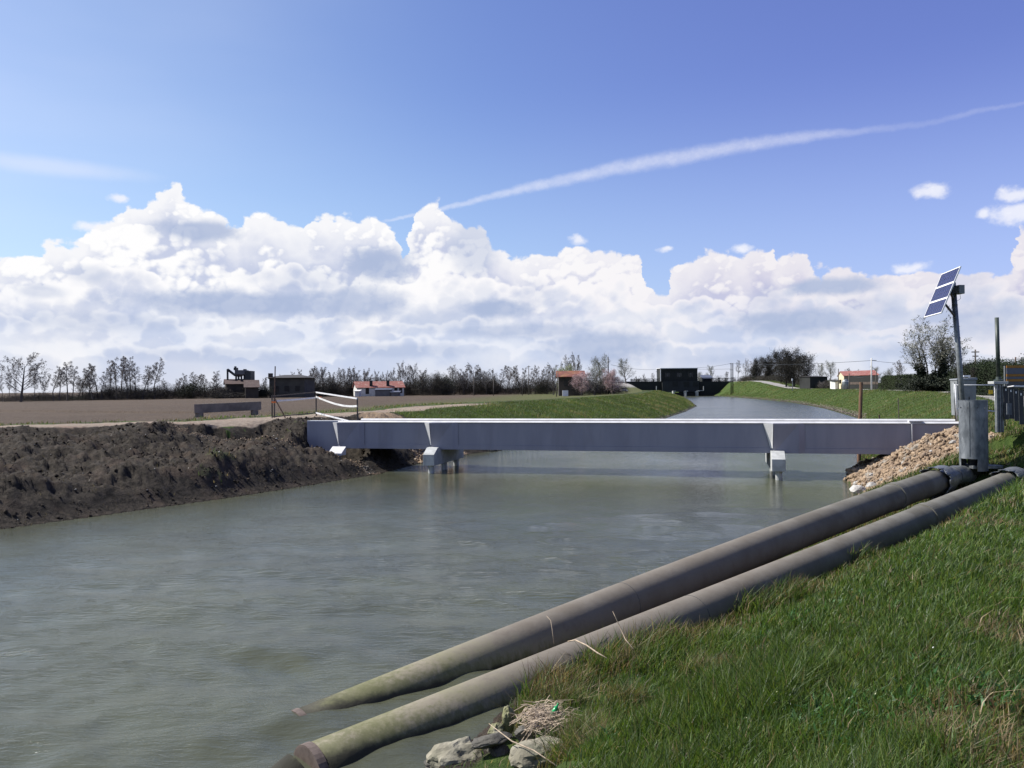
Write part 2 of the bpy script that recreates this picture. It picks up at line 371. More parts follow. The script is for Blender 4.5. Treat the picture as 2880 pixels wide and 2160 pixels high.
def terrain(x, y):
    """height and zone weights: grass, path, field, gravel"""
    x = np.asarray(x, float); y = np.asarray(y, float)
    dl, yl = sdist(x, y, LWL, 1); dr, yr = sdist(x, y, RWL, -1)
    left = dl > 0; right = (dr > 0) & ~left
    # left bank
    dirt = 1-sst(y+.25*x, 47, 56)
    w = wl_(yl); t = dl/w
    n1 = fbm(x*.35, y*.35, 4, 1); n2 = fbm(x*1.6, y*1.6, 4, 5, .6)
    topL = 2.4+.2*sst(yl, 45, 60)
    zl = topL*np.where(dirt > .5, np.clip(.30*sst(dl, -.1, 1.1)+.70*np.clip(t, 0, 1)**.9, 0, 1), np.clip(t, 0, 1)**.85)
    inb = sst(t, 0, .12)*(1-sst(t, .9, 1.06))
    zl = zl + dirt*inb*((n1-.5)*1.7+(n2-.5)*.45+(fbm(x*5, y*5, 3, 55, .6)-.5)*.40)
    zl = zl + (1-dirt)*inb*(fbm(x*.5, y*.5, 4, 12)-.5)*.35
    # excavated hollow beside the bridge
    cx = np.clip((x+16.8)/9.0, 0, 1); hy = 41.2-2.4*cx
    pit = np.exp(-((y-hy)/1.25)**2)*sst(x, -16.5, -12.5)*(1-sst(x, -8.4, -6.6))
    pit = pit*(1-.8*np.exp(-((x+10.9)/.8)**2))
    zl = zl - pit*(.8+.95*cx)
    zl = zl - .35*sst(t, 1.5, 3.)*(1-sst(t, 30, 40))*(y < 260)                        # field lies a little below the path
    zl = zl + .10*(fbm(x*.9, y*.9, 3, 21)-.5)*sst(t, 1., 1.2)
    pathL = sst(t, .97, 1.03)*(1-sst(dl, w+3.0, w+3.8))*(1-sst(y, 66, 80))
    fieldL = sst(dl, w+4.4, w+5.6)
    # road ramp on the left of the pumping station
    rmp = sst(y, 235, 300)*(1-sst(np.abs(x-(38+.05*(y-235))), 2.2, 4.4))
    # right bank
    wr = wr_(yr); tq = dr/wr; top = tr_(yr)
    prof = np.clip(tq, 0, 1); prof = .25*prof+.75*sst(prof, -.25, 1.1)*1.0
    zr = top*np.clip(prof/0.9715, 0, 1)*sst(dr, -.3, .6)**.3
    zr = zr + (fbm(x*.8, y*.8, 3, 31)-.5)*.22*sst(dr, .3, 1.5)
    zr = zr + (fbm(x*3, y*3, 2, 33)-.5)*.05
    upr = sst(yr, 225, 300)*sst(dr, 2, 9)*(1-sst(dr, 40, 60))
    zr = zr + upr*2.9
    roadR = sst(dr, wr+.5, wr+.9)*(1-sst(dr, wr+4.2, wr+4.7))*sst(y, 33, 38)
    # gravel: right abutment heap
    gr = sst(y+(n2-.5)*1.6, 26.4, 27.6)*(1-sst(y+(n2-.5), 35.4, 37))*(1-sst(dr+(n2-.5)*1.2, 3.9, 4.7))*(dr > -.5)
    heap = gr*(.50*np.clip(1-np.hypot((x-15.6)/2.2, (y-30.6)/1.8), 0, 1)+(n2-.5)*.60)
    zr = zr + heap
    grL = (1-sst(np.hypot((x+3.2)/3.4, (y-45.)/3.2)+(n2-.5)*.6, .8, 1.1))
    cyl_ = sst(np.hypot(x-14.64, y-24.8), 2.2, .9); zr = zr*(1-cyl_)+np.minimum(zr, 1.44)*cyl_
    grL = np.maximum(grL, 1-sst(np.hypot((x+8.3)/1.5, (y-50.5)/2.6)+(n2-.5)*.6, .8, 1.1))
    bed = -1.0*sst(np.minimum(-dl, -dr), -.4, 1.5)
    chan = (y < 338)
    z = np.where(left, zl, np.where(right, zr, np.where(chan, bed, 3.)))
    # the two pipes lie in their own trough on the near bank
    for Pf, lo, rs, ls, te in ((P2, .20, .30, .10, 1.13), (P1, .56, .25, .05, .99)):
        a = Pf(0); b = Pf(1); d = np.array([b.x-a.x, b.y-a.y]); L = np.hypot(*d); d /= L
        tt = ((x-a.x)*d[0]+(y-a.y)*d[1])/L; ww = (x-a.x)*d[1]-(y-a.y)*d[0]
        tc = np.clip(tt, -.1, te+.07); pz = np.interp(tc, TS, [Pf(q).z for q in TS])
        lim = pz-lo-.25*sst(tt, .45, 0)+np.where(ww > 0, rs*np.maximum(ww-.15, 0), ls*ww)+np.where(rs == .30, .75*np.maximum(ww-2.6, 0), 3*np.maximum(ww-.95, 0))+sst(tt, te-.03, te+.07)*.9
        lim = np.where((tt > -.4) & (tt < te+.1) & (ww > -1.6), lim, 99)
        lim = np.where((ww > .2) & (tt > -.4), np.maximum(lim, np.where((x < .5) & (y < 9.3), .0, .08)+.12*ww), lim)
        z = np.where(right, np.minimum(z, lim+.05*(n2-.5)), z)
    z = np.where(left & (dl < 2.6), z*(.22+.78*sst(dl, -.6, 2.6)), z)
    z = z + rmp*2.9*left
    z = np.where(y < 338, z, z+0*y)
    Z = np.zeros(x.shape+(4,))
    grassy = (n1+.35*n2+.1 > .93)*.75
    Z[..., 0] = np.where(left, np.where(t < 1.02, np.maximum(1-dirt, dirt*sst(n1+.5*n2, .96, 1.08)*.45), sst(n2, .3, .6)), 1)
    Z[..., 0] *= np.where(right, sst(dr, .1, .7), 1)
    a = P2(0); b = P2(1); d = np.array([b.x-a.x, b.y-a.y]); L = np.hypot(*d); d /= L
    tt = ((x-a.x)*d[0]+(y-a.y)*d[1])/L; ww = (x-a.x)*d[1]-(y-a.y)*d[0]
    Z[..., 0] *= 1-.9*(sst(ww, -1.5, -1.1)*(1-sst(ww, .25, .5))*(1-sst(tt, .85, 1.0))*(tt > -.3))*right
    Z[..., 0] = np.where(right & (y > 22.5) & (y < 28), np.maximum(Z[..., 0]*1., 0), Z[..., 0])
    Z[..., 1] = np.where(left, np.maximum(pathL, rmp), np.where(right, roadR, 0))
    Z[..., 1] *= 1-sst(pit, .15, .4)
    Z[..., 2] = np.where(left, fieldL*(1-rmp), 0)
    Z[..., 3] = np.where(right, gr, np.where(left, grL, 0))
    return z, Z
def gz(x, y): return float(terrain(np.array([x]), np.array([y]))[0][0])
def field_is_ploughed(x, y): return 1-sst(x-.10*(y-70), -22, -4)

def ground_mat():
    m = bpy.data.materials.new('ground_cover'); m.use_nodes = True; t = NT(m.node_tree); b = t.n['Principled BSDF']
    b.inputs['Roughness'].default_value = .95; b.inputs['Specular IOR Level'].default_value = .15
    P = S(t, t.node('ShaderNodeNewGeometry').outputs['Position'])
    t.sy_ = t.node('ShaderNodeSeparateXYZ'); t.l.new(P.o, t.sy_.inputs[0])
    a = t.node('ShaderNodeAttribute', attribute_name='zone'); sp = t.node('ShaderNodeSeparateColor'); t.l.new(a.outputs[0], sp.inputs[0])
    g, p, f = (S(t, sp.outputs[i]) for i in range(3)); gv = S(t, a.outputs['Alpha'])
    f2 = S(t, t.node('ShaderNodeAttribute', attribute_name='stubble').outputs['Fac'])
    n1 = t.noise(P, .7, 5, .6); n2 = t.noise(P, 5, 6, .7); n3 = t.noise(P, 30, 4, .7); n0 = t.noise(P, .12, 4, .6)
    soil = t.mix(t.step(n2, .3, .7), (.011, .009, .007, 1), (.060, .050, .039, 1))
    soil = t.mix(t.step(n1, .48, .7)*.55, soil, (.085, .06, .045, 1))
    grass = t.mix(t.step(n2, .3, .7), (.030, .055, .012, 1), (.062, .095, .022, 1))
    grass = t.mix(t.step(n1, .50, .72)*.6, grass, (.095, .088, .035, 1))
    path = t.mix(t.step(n2, .3, .7), (.31, .26, .205, 1), (.20, .155, .12, 1))
    path = t.mix(t.step(n1, .45, .75)*.6, path, (.24, .155, .115, 1))
    path = t.mix(t.step(S(t, t.sy_.outputs[0])*2+S(t, t.sy_.outputs[1]), 62, 74), path, t.mix(t.step(n2, .3, .7), (.30, .29, .27, 1), (.22, .21, .195, 1)))
    fr = t.math('SINE', t.vmath('DOT_PRODUCT', P, (1.9, 3.4, 0), out=1)+n1*4)
    plough = t.mix(t.step(n2*.7+n3*.3, .35, .62), (.048, .035, .026, 1), (.098, .074, .055, 1))
    plough = t.mix(t.step(n0, .4, .65)*.35, plough, (.105, .078, .055, 1))
    stub = t.mix(t.step(n2, .35, .6), (.115, .095, .045, 1), (.055, .078, .024, 1))
    fld = t.mix(f2, plough, stub)
    grav = t.mix(t.step(n2, .3, .7), (.30, .22, .14, 1), (.14, .105, .08, 1))
    e = (n2-.5)*.5
    c = t.mix(t.step(g+e, .35, .65), soil, grass)
    c = t.mix(t.step(f+e*.6, .35, .65), c, fld)
    c = t.mix(t.step(p+e*.7, .35, .65), c, path)
    c = t.mix(t.step(gv+e, .4, .6), c, grav)
    t.l.new(c.o, b.inputs['Base Color'])
    bn = t.node('ShaderNodeBump'); bn.inputs['Strength'].default_value = .9; bn.inputs['Distance'].default_value = .12
    hgt = n2*1.0+n3*.45
    t.l.new(hgt.o, bn.inputs['Height']); t.l.new(bn.outputs[0], b.inputs['Normal'])
    return m
def polar(r, th):
    RR, TT = np.meshgrid(r, th, indexing='ij'); x = RR*np.sin(TT); y = RR*np.cos(TT)
    nr, nt = RR.shape; idx = np.arange(nr*nt).reshape(nr, nt)
    q = np.stack([idx[:-1, :-1], idx[:-1, 1:], idx[1:, 1:], idx[1:, :-1]], -1).reshape(-1, 4)[:, ::-1]
    return x.ravel(), y.ravel(), q
def build_ground():
    G = ground_mat()
    r = np.concatenate([[.02], np.geomspace(1.0, 75, 680), np.geomspace(75, 400, 190)[1:], np.geomspace(400, 6000, 26)[1:]])
    th = np.concatenate([np.linspace(-180, -44, 60)[:-1], np.linspace(-44, 44, 760), np.linspace(44, 180, 60)[1:]])*math.pi/180
    x, y, q = polar(r, th)
    z, Z = terrain(x, y)
    st = 1-field_is_ploughed(x, y)
    fc = Z[q].mean(1); qx = x[q].mean(1); qy = y[q].mean(1)
    dl, _ = sdist(qx, qy, LWL, 1); dr, _ = sdist(qx, qy, RWL, -1)
    left = dl > 0
    zone = np.select([(fc[:, 1] > .5) & left, (fc[:, 1] > .5), (fc[:, 2] > .5), (fc[:, 3] > .5), left & (qy+.25*qx < 51), left, dr > 0], [1, 2, 3, 4, 5, 6, 7], 8)
    names = {1: 'dirt_path', 2: 'road', 3: 'field', 4: 'gravel_bank', 5: 'soil_bank', 6: 'grass_bank', 7: 'grassy_ground', 8: 'canal_bed'}
    V = np.stack([x, y, z], 1)
    for k, nm in names.items():
        s = q[zone == k]
        if not len(s): continue
        u, inv = np.unique(s, return_inverse=True)
        me = npmesh(nm, V[u], inv.reshape(-1, 4), G)
        vcol(me, 'zone', Z[u]); a = me.attributes.new('stubble', 'FLOAT', 'POINT'); a.data.foreach_set('value', st[u].astype(np.float32))
        o = link(nm, me); o['kind'] = 'structure'
build_ground()

def water_mat():
    m = bpy.data.materials.new('canal_water'); m.use_nodes = True; t = NT(m.node_tree); b = t.n['Principled BSDF']
    P = S(t, t.node('ShaderNodeNewGeometry').outputs['Position'])
    b.inputs['Roughness'].default_value = .05; b.inputs['IOR'].default_value = 1.333; b.inputs['Specular IOR Level'].default_value = .5
    n = t.noise(t.vmath('MULTIPLY', P, (1, 1, 1)), .25, 4, .55)
    c = t.mix(t.step(n, .35, .65), (.056, .060, .040, 1), (.070, .075, .047, 1)); t.l.new(c.o, b.inputs['Base Color'])
    sy = t.node('ShaderNodeSeparateXYZ'); t.l.new(P.o, sy.inputs[0]); ruf = t.rng(t.step(S(t, sy.outputs[1]), 38, 90), 0, 1, .03, .22)+t.noise(P, .05, 3, .5)*.02; t.l.new(ruf.o, b.inputs['Roughness'])
    w1 = t.noise(t.vmath('MULTIPLY', P, (.40, 1.8, 1)), 4.2, 5, .62, .3); w2 = t.noise(t.vmath('MULTIPLY', P, (.7, 1.6, 1)), 9, 3, .6, .3)
    w0 = t.noise(t.vmath('MULTIPLY', P, (.5, .9, 1)), .7, 3, .6, .5)
    calm = t.rng(t.noise(P, .09, 3, .6), .35, .65, .45, 1.1)
    hh = (w1*.62+w2*.26+w0*.8)*calm
    bn = t.node('ShaderNodeBump'); bn.inputs['Strength'].default_value = 1; bn.inputs['Distance'].default_value = .058
    t.l.new(hh.o, bn.inputs['Height']); t.l.new(bn.outputs[0], b.inputs['Normal'])
    return m
def build_water():
    r = np.concatenate([np.geomspace(3.0, 60, 620), np.geomspace(60, 342, 100)[1:]]); th = np.linspace(-46, 40, 640)*math.pi/180
    x, y, q = polar(r, th)
    z = np.zeros(x.shape); g = np.random.default_rng(3); rr = np.hypot(x, y)
    for i in range(46):
        lam = 10**g.uniform(math.log10(.28), math.log10(3.2)); a = R(-100)+g.normal(0, .5); k = 2*math.pi/lam
        ph = g.uniform(0, 6.28); amp = (.0024 if lam < .7 else .0040)*lam**.9
        fade = (1-sst(rr*.0048*6, lam*.5, lam*1.1))*(1-sst(rr, 16, 30))
        ww = .5+vnoise(x/(lam*5)+i, y/(lam*5), 50+i)
        s = np.sin((x*math.cos(a)+y*math.sin(a))*k+ph+2.2*vnoise(x/(lam*3), y/(lam*3)+i, 90+i))
        z += amp*ww*fade*(s+.25*s*s)
    me = npmesh('canal_water', np.stack([x, y, z], 1), q, water_mat()); o = link('canal_water', me); o['kind'] = 'structure'
build_water()
# ---------------------------------------------------------------- materials for built things
M = {}
M['paint'] = mat('shaded_bridge_paint', (.25,.25,.30), (.22,.22,.27), 1.6, .5, bump=.05, bscale=30, stretch=(1,1,.22), c3=(.205,.20,.24))  # white bridge paint darkened and blued: the girders' shade is in the colour
M['paint_lit'] = mat('sunlit_bridge_paint', (.60,.60,.60), (.50,.50,.50), 2, .45)  # same bridge paint kept white where edges and plates are sunlit
M['concrete'] = mat('cast_concrete', (.44,.45,.44), (.33,.34,.33), 3, .85, bump=.25, bscale=25)
M['concrete_old'] = mat('weathered_concrete', (.22,.19,.16), (.13,.11,.09), 3, .9, bump=.3, bscale=20)
M['galv'] = mat('galvanised_steel', (.17,.185,.20), (.085,.095,.105), 6, .5, .25, bump=.12, bscale=14, detail=7, stretch=(1,1,.45), c3=(.25,.265,.28))
M['galv_dull'] = mat('dull_galvanised_steel', (.22,.235,.24), (.14,.15,.155), 9, .5, .6)
M['steel_dark'] = mat('dark_painted_steel', (.03,.033,.035), (.018,.02,.022), 5, .5)
M['green_pole'] = mat('dark_green_paint', (.045,.06,.05), (.03,.04,.035), 6, .45)
M['cab'] = mat('grey_cabinet_paint', (.20,.215,.22), (.16,.17,.175), 3, .5)
M['white'] = mat('white_paint', (.78,.78,.78), (.70,.70,.70), 4, .5)
M['black'] = mat('black_plastic', (.015,.015,.017), (.01,.01,.01), 4, .5)
M['wood'] = mat('weathered_wood', (.19,.105,.06), (.10,.06,.04), 5, .85, bump=.4, bscale=25, stretch=(3,3,.35))
M['wood_grey'] = mat('grey_wood', (.14,.12,.10), (.08,.07,.06), 6, .85, bump=.4, stretch=(3,3,.4))
M['rust'] = mat('rusty_steel', (.12,.06,.04), (.05,.035,.03), 12, .8)
M['tape'] = mat('white_barrier_tape', (.8,.8,.78), (.7,.7,.68), 6, .5)
M['orange'] = mat('orange_plastic', (.75,.22,.06), (.6,.15,.04), 6, .5)
M['yellow'] = mat('yellow_sign', (.80,.50,.02), (.72,.44,.02), 6, .4)
M['reed'] = mat('dry_reed', (.42,.34,.25), (.27,.21,.15), 20, .8)
M['rock'] = mat('pale_limestone', (.27,.25,.19), (.15,.138,.10), 4, .9, bump=.8, bscale=16, c3=(.13,.13,.09))
M['rock_moss'] = mat('mossy_limestone', (.22,.22,.10), (.12,.12,.07), 5, .9, bump=.8, bscale=16, c3=(.34,.31,.24))
M['rock_dark'] = mat('wet_grey_rock', (.075,.07,.055), (.04,.037,.03), 5, .7, bump=.8, bscale=16, c3=(.12,.11,.09))
M['stone'] = mat('tan_crushed_stone', (.31,.225,.145), (.17,.12,.08), 3.5, .9, c3=(.25,.235,.205), bump=.3, bscale=9)
M['stone_grey'] = mat('grey_crushed_stone', (.42,.40,.37), (.24,.23,.21), 2, .9, bump=.3, bscale=9)
M['bottle'] = mat('green_plastic', (.01,.32,.10), (.01,.25,.08), 6, .25)

# ---------------------------------------------------------------- footbridge across the canal
U = Vector((15.4, -4.0, 0)).normalized(); Vv = Vector((-U.y, U.x, 0)); B0 = Vector((-4.0, 37.9, 0))
def bp(u, v, z): return B0+U*u+Vv*v+Vector((0,0,z))
def bbox(mb, u0, u1, v0, v1, z0, z1): return mb.hexa([bp(u0,v0,z0), bp(u1,v0,z0), bp(u1,v1,z0), bp(u0,v1,z0)], [bp(u0,v0,z1), bp(u1,v0,z1), bp(u1,v1,z1), bp(u0,v1,z1)])
br = thing('bridge', 'pale painted girder bridge crossing the canal on piled piers', 'bridge', B0)
UL, UR, UJ = -4.95, 23.6, 21.25
for v0, nm in ((.36, 'girder'), (3.0, 'girder')):
    mb = MB(); bbox(mb, UL, UR, v0, v0+.16, 1.30, 2.38)
    g = mb.build(nm, M['paint'], br)
    mb = MB(); mb.hexa([bp(UL-.02,v0-.07,2.383), bp(UR+.02,v0-.07,2.383), bp(UR+.02,v0+.22,2.383), bp(UL-.02,v0+.22,2.383)], [bp(UL-.02,v0+.02,2.455), bp(UR+.02,v0+.02,2.455), bp(UR+.02,v0+.20,2.455), bp(UL-.02,v0+.20,2.455)]); mb.build('top_flange', M['paint_lit'], g, bevel=.008)
    mb = MB(); bbox(mb, UL, UR, v0-.028, v0+.19, 1.08, 1.297); mb.build('bottom_flange', M['paint'], g, bevel=.008)
mb = MB(); bbox(mb, UL+.1, UR, .59, 2.94, 1.95, 2.22); mb.build('deck', M['concrete_old'], br)
for i in range(12): mb = MB(); bbox(mb, UL+1+i*2.3, UL+1.2+i*2.3, .522, 2.995, 1.35, 1.85); mb.build('cross_beam', M['steel_dark'], br)
def pilaster(u, wl, e0, e1):
    z0, z1 = 1.083, 2.374; mb = MB(); v = .33
    b = [bp(u-.10, v, z0), bp(u, v-e1, z0), bp(u+1.05, v-e1, z0), bp(u+1.30, v, z0)]
    t = [bp(u-wl, v, z1), bp(u, v-e0, z1), bp(u+1.05, v-e1, z1), bp(u+1.30, v, z1)]
    mb.hexa(b, t); return mb.build('pier_casing', M['paint'], br, bevel=.006)
for u, wl, e in ((0.05, .30, .36), (15.75, .34, .36), (UL+.12, .25, .30)): pilaster(u, wl, e, .10)
for u, e in ((.05, .36), (15.75, .36), (UL+.12, .3)):                            # tapered stiffener plates, their sunlit white put into the colour
    mb = MB(); v = .33; z1 = 2.376; 
    mb.hexa([bp(u-.12, v-.02, 1.30), bp(u-.04, v-.16, 1.30), bp(u+.0, v-.12, 1.30)], [bp(u-.42, v-.02, z1), bp(u-.03, v-e-.06, z1), bp(u+.02, v-.1, z1)])
    mb.build('stiffener', M['paint_lit'], br)
def pier(u, zt=1.078, piles=3, zb=.38):
    pr = [(-.12, 1.20), (-.66, .90), (-.66, zb), (3.85, zb), (3.85, zt), (.20, zt), (.20, 1.20)]
    mb = MB(); n = len(pr)
    vs = [bp(u-.10, v, z) for v, z in pr]+[bp(u+.46, v, z) for v, z in pr]
    mb.add(vs, [tuple(range(n)), tuple(range(2*n-1, n-1, -1))]+[((i+1)%n, i, n+i, n+(i+1)%n) for i in range(n)])
    c = mb.build('pier_cap', M['concrete'], br, bevel=.015)
    for k in range(piles):
        mb = MB(); p = bp(u+.20, -.36+k*1.85, 0); mb.tube([(p.x, p.y, -1.4), (p.x, p.y, zb-.002)], .14, 16); mb.build('pile', M['concrete'], br, smooth=False)
pier(0.02); pier(15.72)
mb = MB(); 
pr = [(-.10, 1.20), (-.60, .90), (-.60, .80), (-.10, .80)]
vs = [bp(UL-.1, v, z) for v, z in pr]+[bp(UL+.62, v, z) for v, z in pr]
mb.add(vs, [(0,1,2,3), (7,6,5,4)]+[((i+1)%4, i, 4+i, 4+(i+1)%4) for i in range(4)]); mb.build('pier_cap', M['paint_lit'], br)  # sunlit slanted face whitened by its colour
# splice joint near the right end
mb = MB(); bbox(mb, UJ-.02, UJ+.02, .24, .355, 1.10, 2.37); mb.build('splice_plate', M['paint_lit'], br)
mb = MB(); bbox(mb, UJ-.36, UJ+.18, .10, .33, 1.055, 1.077); mb.build('splice_plate', M['paint_lit'], br)
mb = MB(); bbox(mb, UJ-.10, UJ+.42, .28, .62, 2.455, 2.50); mb.build('cover_plate', M['paint_lit'], br)
# splayed wing wall at the left end
wg = thing('wing_wall', 'pale splayed wing wall closing the left end of the bridge against the soil', 'wall', (-9.8, 40.5, .6))
a = bp(UL-.03, .44, 0); b = Vector((-10.45, 40.15, 0)); n = Vector((-(b-a).y, (b-a).x, 0)).normalized()*-.16
def ring(p, q, z): return [Vector((*p.xy, z)), Vector((*(p+n).xy, z)), Vector((*(q+n).xy, z)), Vector((*q.xy, z))]
mb = MB(); mb.hexa(ring(b, a, .3), ring(b, a, 2.40)); mb.build('wall_panel', M['paint'], wg)
n2_ = n*2.6
mb = MB(); mb.hexa([Vector((*p.xy, 2.403)) for p in (b, a, a+n2_, b+n2_)], [Vector((*p.xy, 2.448)) for p in (b, a, a+n2_, b+n2_)]); mb.build('coping', M['paint_lit'], wg)  # sunlit top of the wing, brightness put into the lighter tone

# ---------------------------------------------------------------- the two pipes running down into the water
def pipe_mat():
    m = bpy.data.materials.new('mossy_pipe'); m.use_nodes = True; t = NT(m.node_tree); b = t.n['Principled BSDF']; b.inputs['Roughness'].default_value = .75; b.inputs['Specular IOR Level'].default_value = .3
    P = S(t, t.node('ShaderNodeNewGeometry').outputs['Position']); sp = t.node('ShaderNodeSeparateXYZ'); t.l.new(P.o, sp.inputs[0]); z = S(t, sp.outputs[2]); x = S(t, sp.outputs[0])
    n1 = t.noise(P, 1.3, 5, .6); n2 = t.noise(P, 7, 6, .7); n3 = t.noise(t.vmath('MULTIPLY', P, (1, 1, .25)), 14, 4, .7)
    c = t.mix(t.step(n1, .35, .65), (.148, .143, .121, 1), (.104, .098, .078, 1))
    c = t.mix(t.step(n2, .5, .8)*.55, c, (.075, .064, .053, 1))
    c = t.mix(t.step(x, 10.5, 3.)*.35, c, (.185, .145, .112, 1))
    wet = t.step(z + (n2-.5)*.35+x*.10, .42, .05)
    c = t.mix(wet*.8, c, t.mix(t.step(n1, .4, .6), (.19, .18, .10, 1), (.24, .215, .155, 1)))
    moss = t.step(z + (n3-.5)*.5+(n2-.5)*.3+x*.07, .22, -.02)
    c = t.mix(moss*.7, c, (.078, .085, .027, 1))
    low = t.step(z+(n2-.5)*.12+x*.05, .06, -.02)
    c = t.mix(low*.9, c, (.022, .02, .014, 1))
    t.l.new(c.o, b.inputs['Base Color'])
    bn = t.node('ShaderNodeBump'); bn.inputs['Strength'].default_value = .45; bn.inputs['Distance'].default_value = .012; t.l.new((n2+n3*moss).o, bn.inputs['Height']); t.l.new(bn.outputs[0], b.inputs['Normal'])
    return m
M['ring'] = mat('brown_end_band', (.13,.10,.085), (.08,.06,.05), 8, .8); M['pipe'] = pipe_mat(); M['pipe_dark'] = mat('pipe_rubber', (.10,.10,.095), (.06,.06,.058), 8, .7, bump=.3)
def coupling(P, t, w, r, parent, m=None, name='coupling'):
    a = P(t-w/2/20.7); b = P(t+w/2/20.7); mb = MB(); mb.tube([a, a.lerp(b, .02), b.lerp(a, .02), b], [r-.02, r, r, r-.02], 40); return mb.build(name, m or M['pipe'], parent, smooth=False)
def jagged(P, t0, t1, r, parent):
    a, b = P(t0), P(t1); d = (b-a).normalized(); u = d.cross(Vector((0,0,1))).normalized(); v = u.cross(d); mb = MB(); n = 66; rows = 4; vs = []; g = random.Random(5)
    for i in range(rows):
        for k in range(n):
            th = 2*math.pi*k/n; s = i/(rows-1); rr = r*(1+.03*math.sin(3*th)+.02*g.random())
            off = (-.20*(1 if (k % 6) < 3 else 0)-.03*g.random()) if i == 0 else 0
            lift = .045 if (i == 0 and (k % 6) < 3) else 0
            c = a.lerp(b, s)+d*off; vs.append(c+(u*math.cos(th)+v*math.sin(th))*(rr+lift))
    fs = [(i*n+k, i*n+(k+1)%n, (i+1)*n+(k+1)%n, (i+1)*n+k) for i in range(rows-1) for k in range(n)]
    mb.add(vs, fs); o = mb.build('torn_sleeve', M['galv_dull'], parent); s = o.modifiers.new('thick', 'SOLIDIFY'); s.thickness = .02; return o
pp = thing('pipe', 'large mossy grey pipe on the canal side, farther of the two, sloping into the water', 'pipe', P1(1), 'drain pipes sloping down the bank')
mb = MB(); mb.tube([P1(t) for t in np.linspace(.005, 1.0, 50)], PR, 48); mb.build('pipe_body', M['pipe'], pp, smooth=True)
mb = MB(); mb.tube([P1(.0), P1(-.025)-Vector((0,0,.16)), P1(-.06)-Vector((0,0,.6))], PR*.97, 32); mb.build('sunken_end', M['pipe'], pp, smooth=True)
coupling(P1, .855, .30, PR+.028, pp); coupling(P1, .003, .09, PR+.012, pp, M['ring'], 'end_ring'); coupling(P1, .30, .012, PR+.004, pp, M['pipe_dark'], 'pipe_joint')
jagged(P1, 1.0, 1.03, PR*1.17, pp)
mb = MB(); q = [P1(1.0)-Vector((0,0,.10)), P1(1.03)-Vector((0,0,.04)), P1(1.075)+Vector((0,0,.0)), P1(1.12)+Vector((.0,0,-.10)), P1(1.17)+Vector((0,0,-.4))]
mb.tube(q, PR*.86, 32); bd = mb.build('sleeve_bend', M['galv_dull'], pp, smooth=True)
for k in range(3):
    a = q[1].lerp(q[2], .3+.45*k) if k < 2 else q[3]; d = (q[3]-q[1]).normalized(); mb = MB(); mb.tube([a-d*.012, a+d*.012], PR*.89, 32); mb.build('seam', M['pipe_dark'], bd)
pp2 = thing('pipe', 'large mossy grey pipe next to the grass, nearer of the two, sloping into the water', 'pipe', P2(1), 'drain pipes sloping down the bank')
mb = MB(); mb.tube([P2(t) for t in np.linspace(.004, 1.115, 54)], PR, 48); mb.build('pipe_body', M['pipe'], pp2, smooth=True)
coupling(P2, .80, .28, PR+.026, pp2); coupling(P2, .004, .10, PR+.012, pp2, M['ring'], 'end_ring'); coupling(P2, .335, .012, PR+.004, pp2, M['pipe_dark'], 'pipe_joint')
mb = MB(); mb.tube([P2(.0), P2(-.025)-Vector((0,0,.20)), P2(-.06)-Vector((0,0,.7))], PR*.97, 32); mb.build('sunken_end', M['pipe'], pp2, smooth=True)
jagged(P2, 1.095, 1.135, PR*1.17, pp2)
mb = MB(); mb.tube([P2(1.11)-Vector((0,0,.05)), P2(1.15)-Vector((0,0,.10)), P2(1.22)-Vector((0,0,.35))], PR*.86, 32); mb.build('sleeve_bend', M['galv_dull'], pp2, smooth=True)

# ---------------------------------------------------------------- galvanised cylinder
c0 = aty(2738, 1240, 25.0); cb = aty(2738, 1303, 25).z; ct = aty(2738, 1125, 25).z; cr = 36/F*25
cyl = thing('steel_cylinder', 'galvanised sheet steel cylinder with slotted foot standing at the pipe end', 'cylinder', (c0.x, c0.y, cb-.1))
n = 96; vs = []; fs = []; zz = [cb-.22, cb+.04, cb+.16, ct-.26, ct-.21, ct]
for z in zz:
    for k in range(n): th = 2*math.pi*k/n; vs.append((c0.x+cr*math.cos(th), c0.y+cr*math.sin(th), z))
for i in range(5):
    for k in range(n):
        deg = 360*k/n
        if i in (0, 1) and (180 <= deg < 255 or 20 <= deg < 90): continue
        if i == 3 and (int(deg) % 36) in (0, 1, 2, 3): continue
        fs.append((i*n+k, i*n+(k+1)%n, (i+1)*n+(k+1)%n, (i+1)*n+k))
mb = MB().add(vs, fs); o = mb.build('shell', M['galv'], cyl); s_ = o.modifiers.new('thick', 'SOLIDIFY'); s_.thickness = .012
for z in (ct-.012, cb+.165):
    mb = MB(); mb.tube([(c0.x, c0.y, z), (c0.x, c0.y, z+.014)], cr+.006, 64, caps=False); mb.build('rim', M['galv'], cyl)
mb = MB(); mb.box((c0.x-cr*.72, c0.y-cr*.70-.004, (ct+cb)/2+.1), (.012, .012, ct-cb-.3)); mb.build('seam', M['galv_dull'], cyl)
mb = MB(); mb.tube([(c0.x, c0.y, cb-.35), (c0.x, c0.y, ct-.1)], cr*.42, 24); mb.build('inner_pipe', M['steel_dark'], cyl, smooth=True)
mb = MB(); mb.box((c0.x+.28, c0.y+.1, cb-.10), (.95, .8, .10)); mb.build('base_plate', M['galv_dull'], cyl, bevel=.01)

